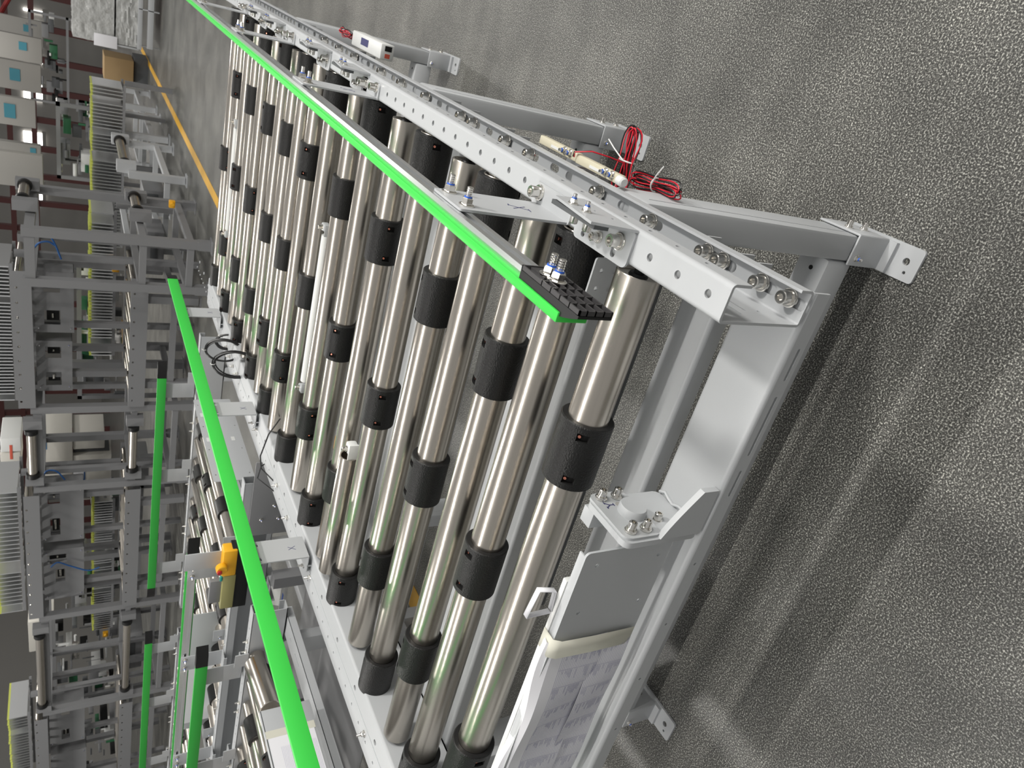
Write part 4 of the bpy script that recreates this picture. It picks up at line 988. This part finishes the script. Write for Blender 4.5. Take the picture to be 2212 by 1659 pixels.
# ------------------------------------------------------------------ wrapped pallets at the far right
def wrapped(px0, px1, py0, py1, y, dy, label):
    r = empty('wrapped_crate', tuple(at((px0 + px1) / 2, (py0 + py1) / 2, 1, y)), 0, label, 'crate')
    p = at(px0, py0, 1, y); q = at(px1, py1, 1, y); xa, xb_ = sorted((p.x, q.x)); za, zc_ = sorted((p.z + Z0, q.z + Z0)); za = max(za, .012); r.location.z = za
    b = MB(); b.box(xa + .03, xb_ - .03, y + .03, y + dy - .03, za, zc_ - .03, M['board'], .01)
    for k in range(4): b.box(xa + .02, xa + .06, y + .02 + k * dy / 4, y + .06 + k * dy / 4, za, zc_ - .02, G2)
    loc(b.build('crate_body', None), r)
    t = bmesh.new(); m = MB(); n = 14; vs = []; fs = []; rr = random.Random(int(px0))
    for (o, u, v) in (((xa, y, za), (xb_ - xa, 0, 0), (0, 0, zc_ - za)), ((xb_, y, za), (0, dy, 0), (0, 0, zc_ - za)), ((xa, y + dy, zc_), (0, -dy, 0), (xb_ - xa, 0, 0)), ((xa, y, zc_), (0, dy, 0), (0, 0, za - zc_))):
        o, u, v = Vector(o), Vector(u), Vector(v); nn = u.cross(v).normalized(); base = len(vs)
        for j in range(n + 1):
            for i in range(n + 1):
                e = 0 if i in (0, n) or j in (0, n) else rr.uniform(-.015, .02); vs.append(o + u * i / n + v * j / n + nn * e)
        for j in range(n):
            for i in range(n): a = base + j * (n + 1) + i; fs.append((a, a + 1, a + n + 2, a + n + 1))
    m.add(vs, fs, M['film']); loc(m.build('stretch_film', None), r); t.free(); return r
w1 = wrapped(156, 246, -40, 97, 12.7, 1.0, 'film wrapped grey crate with a paper label, upper of the two stacked')
wrapped(252, 300, -40, 104, 12.7, 1.1, 'film wrapped low crate under the labelled one')
loc(wbox(203, 70, 253, 107, 12.66, .01, M['paper'], .001).build('paper_label', None), w1)
r = empty('pallet_frame', (-1.2, 12.9, 0), 0, 'grey steel pallet frame carrying the wrapped crates', 'pallet')
for a_, n_ in (((300, -40, 306, 108), 'top_rail'), ((322, -40, 330, 108), 'bottom_rail'), ((300, 98, 345, 108), 'post'), ((300, 20, 345, 28), 'post'), ((244, 98, 300, 106), 'post')):
    loc(wbox(a_[0], a_[1], a_[2], a_[3], 12.68, .08, M['paint'], .002).build(n_, None), r)

# ------------------------------------------------------------------ far end of the hall
fy = 33
b = MB(); b.box(-24, 10, fy, fy + .2, 0, 9, None); o = b.build('wall_back', M['board']); tag(o, kind='structure')
b = MB(); b.box(-24.2, -24, -6, fy, 0, 9, None); o = b.build('wall_left', M['board']); tag(o, kind='structure')
for i, (y0, y1) in enumerate(((18, 32), (45, 62), (80, 98), (120, 140), (180, 222), (285, 325), (395, 440))):
    p = at(50, y0, 1, fy - .2); q = at(92, y1, 1, fy - .2); b = MB(); b.box(q.x, p.x, fy - .06, fy - .002, p.z + Z0, q.z + Z0, M['lit'])
    b.box(q.x - .1, p.x + .1, fy - .10, fy - .061, q.z + Z0 - .12, q.z + Z0, M['board'])
    o = b.build('window_%d' % (i + 1), None); tag(o, kind='structure')
# pale hanging boards with teal panels, receding beside the windows
for i, (px1, y0, y1, Y, tl) in enumerate(((92, 338, 392, 10.5, None), (76, 218, 258, 13.0, (8, 34)), (88, 142, 178, 15.5, (20, 44)), (90, 85, 112, 18.0, (40, 58)), (92, 48, 72, 21.0, (50, 66)), (88, 315, 338, 14.0, (65, 78)))):
    p = at(px1, y0, 1, Y); q = at(-60, y1, 1, Y); r = empty('hanging_board', (p.x, Y, p.z + Z0), 0, ['large pale board hanging nearest above the back line', 'pale hanging board with a wide teal panel, second nearest', 'pale hanging board with a teal panel, third in the row', 'pale hanging board with a teal panel, fourth in the row', 'pale hanging board with a teal panel, farthest in the row', 'small pale board with a teal square between the nearest two'][i], 'board')
    b = MB(); b.box(min(p.x, q.x), max(p.x, q.x), Y, Y + .12, p.z + Z0, min(q.z + Z0, 6), None, .01); loc(b.build('board_panel', M['board']), r)
    if tl:
        u = at(tl[0], y0 + 4, 1, Y); v = at(tl[1], y1 - 2, 1, Y); b = MB(); b.box(min(u.x, v.x), max(u.x, v.x), Y - .012, Y - .001, min(u.z, v.z) + Z0, max(u.z, v.z) + Z0, None); loc(b.build('teal_panel', M['teal']), r)
# maroon racking behind
r = empty('tall_racking', (-8, 26, 0), 0, 'dark maroon tall racking at the far end of the hall', 'racking')
for k in range(26):
    x = -22 + k * .85; b = MB(); b.box(x, x + .16, 25.5, 25.66, 0, 7, None); loc(b.build('upright', M['maroon']), r)
for z in (2.0, 2.6, 3.2, 3.8, 4.6):
    b = MB(); b.box(-22, 0, 25.45, 25.5, z, z + .14, None); loc(b.build('beam', M['maroon']), r)
b = MB(); b.sweep([(-3.5, 22, 3.0), (-1.3, 22, 1.9)], .05, 8); tag(b.build('red_brace', mat('red_steel', (.35, .03, .03), .5)), 'slanting red steel brace at the top left corner', 'brace')
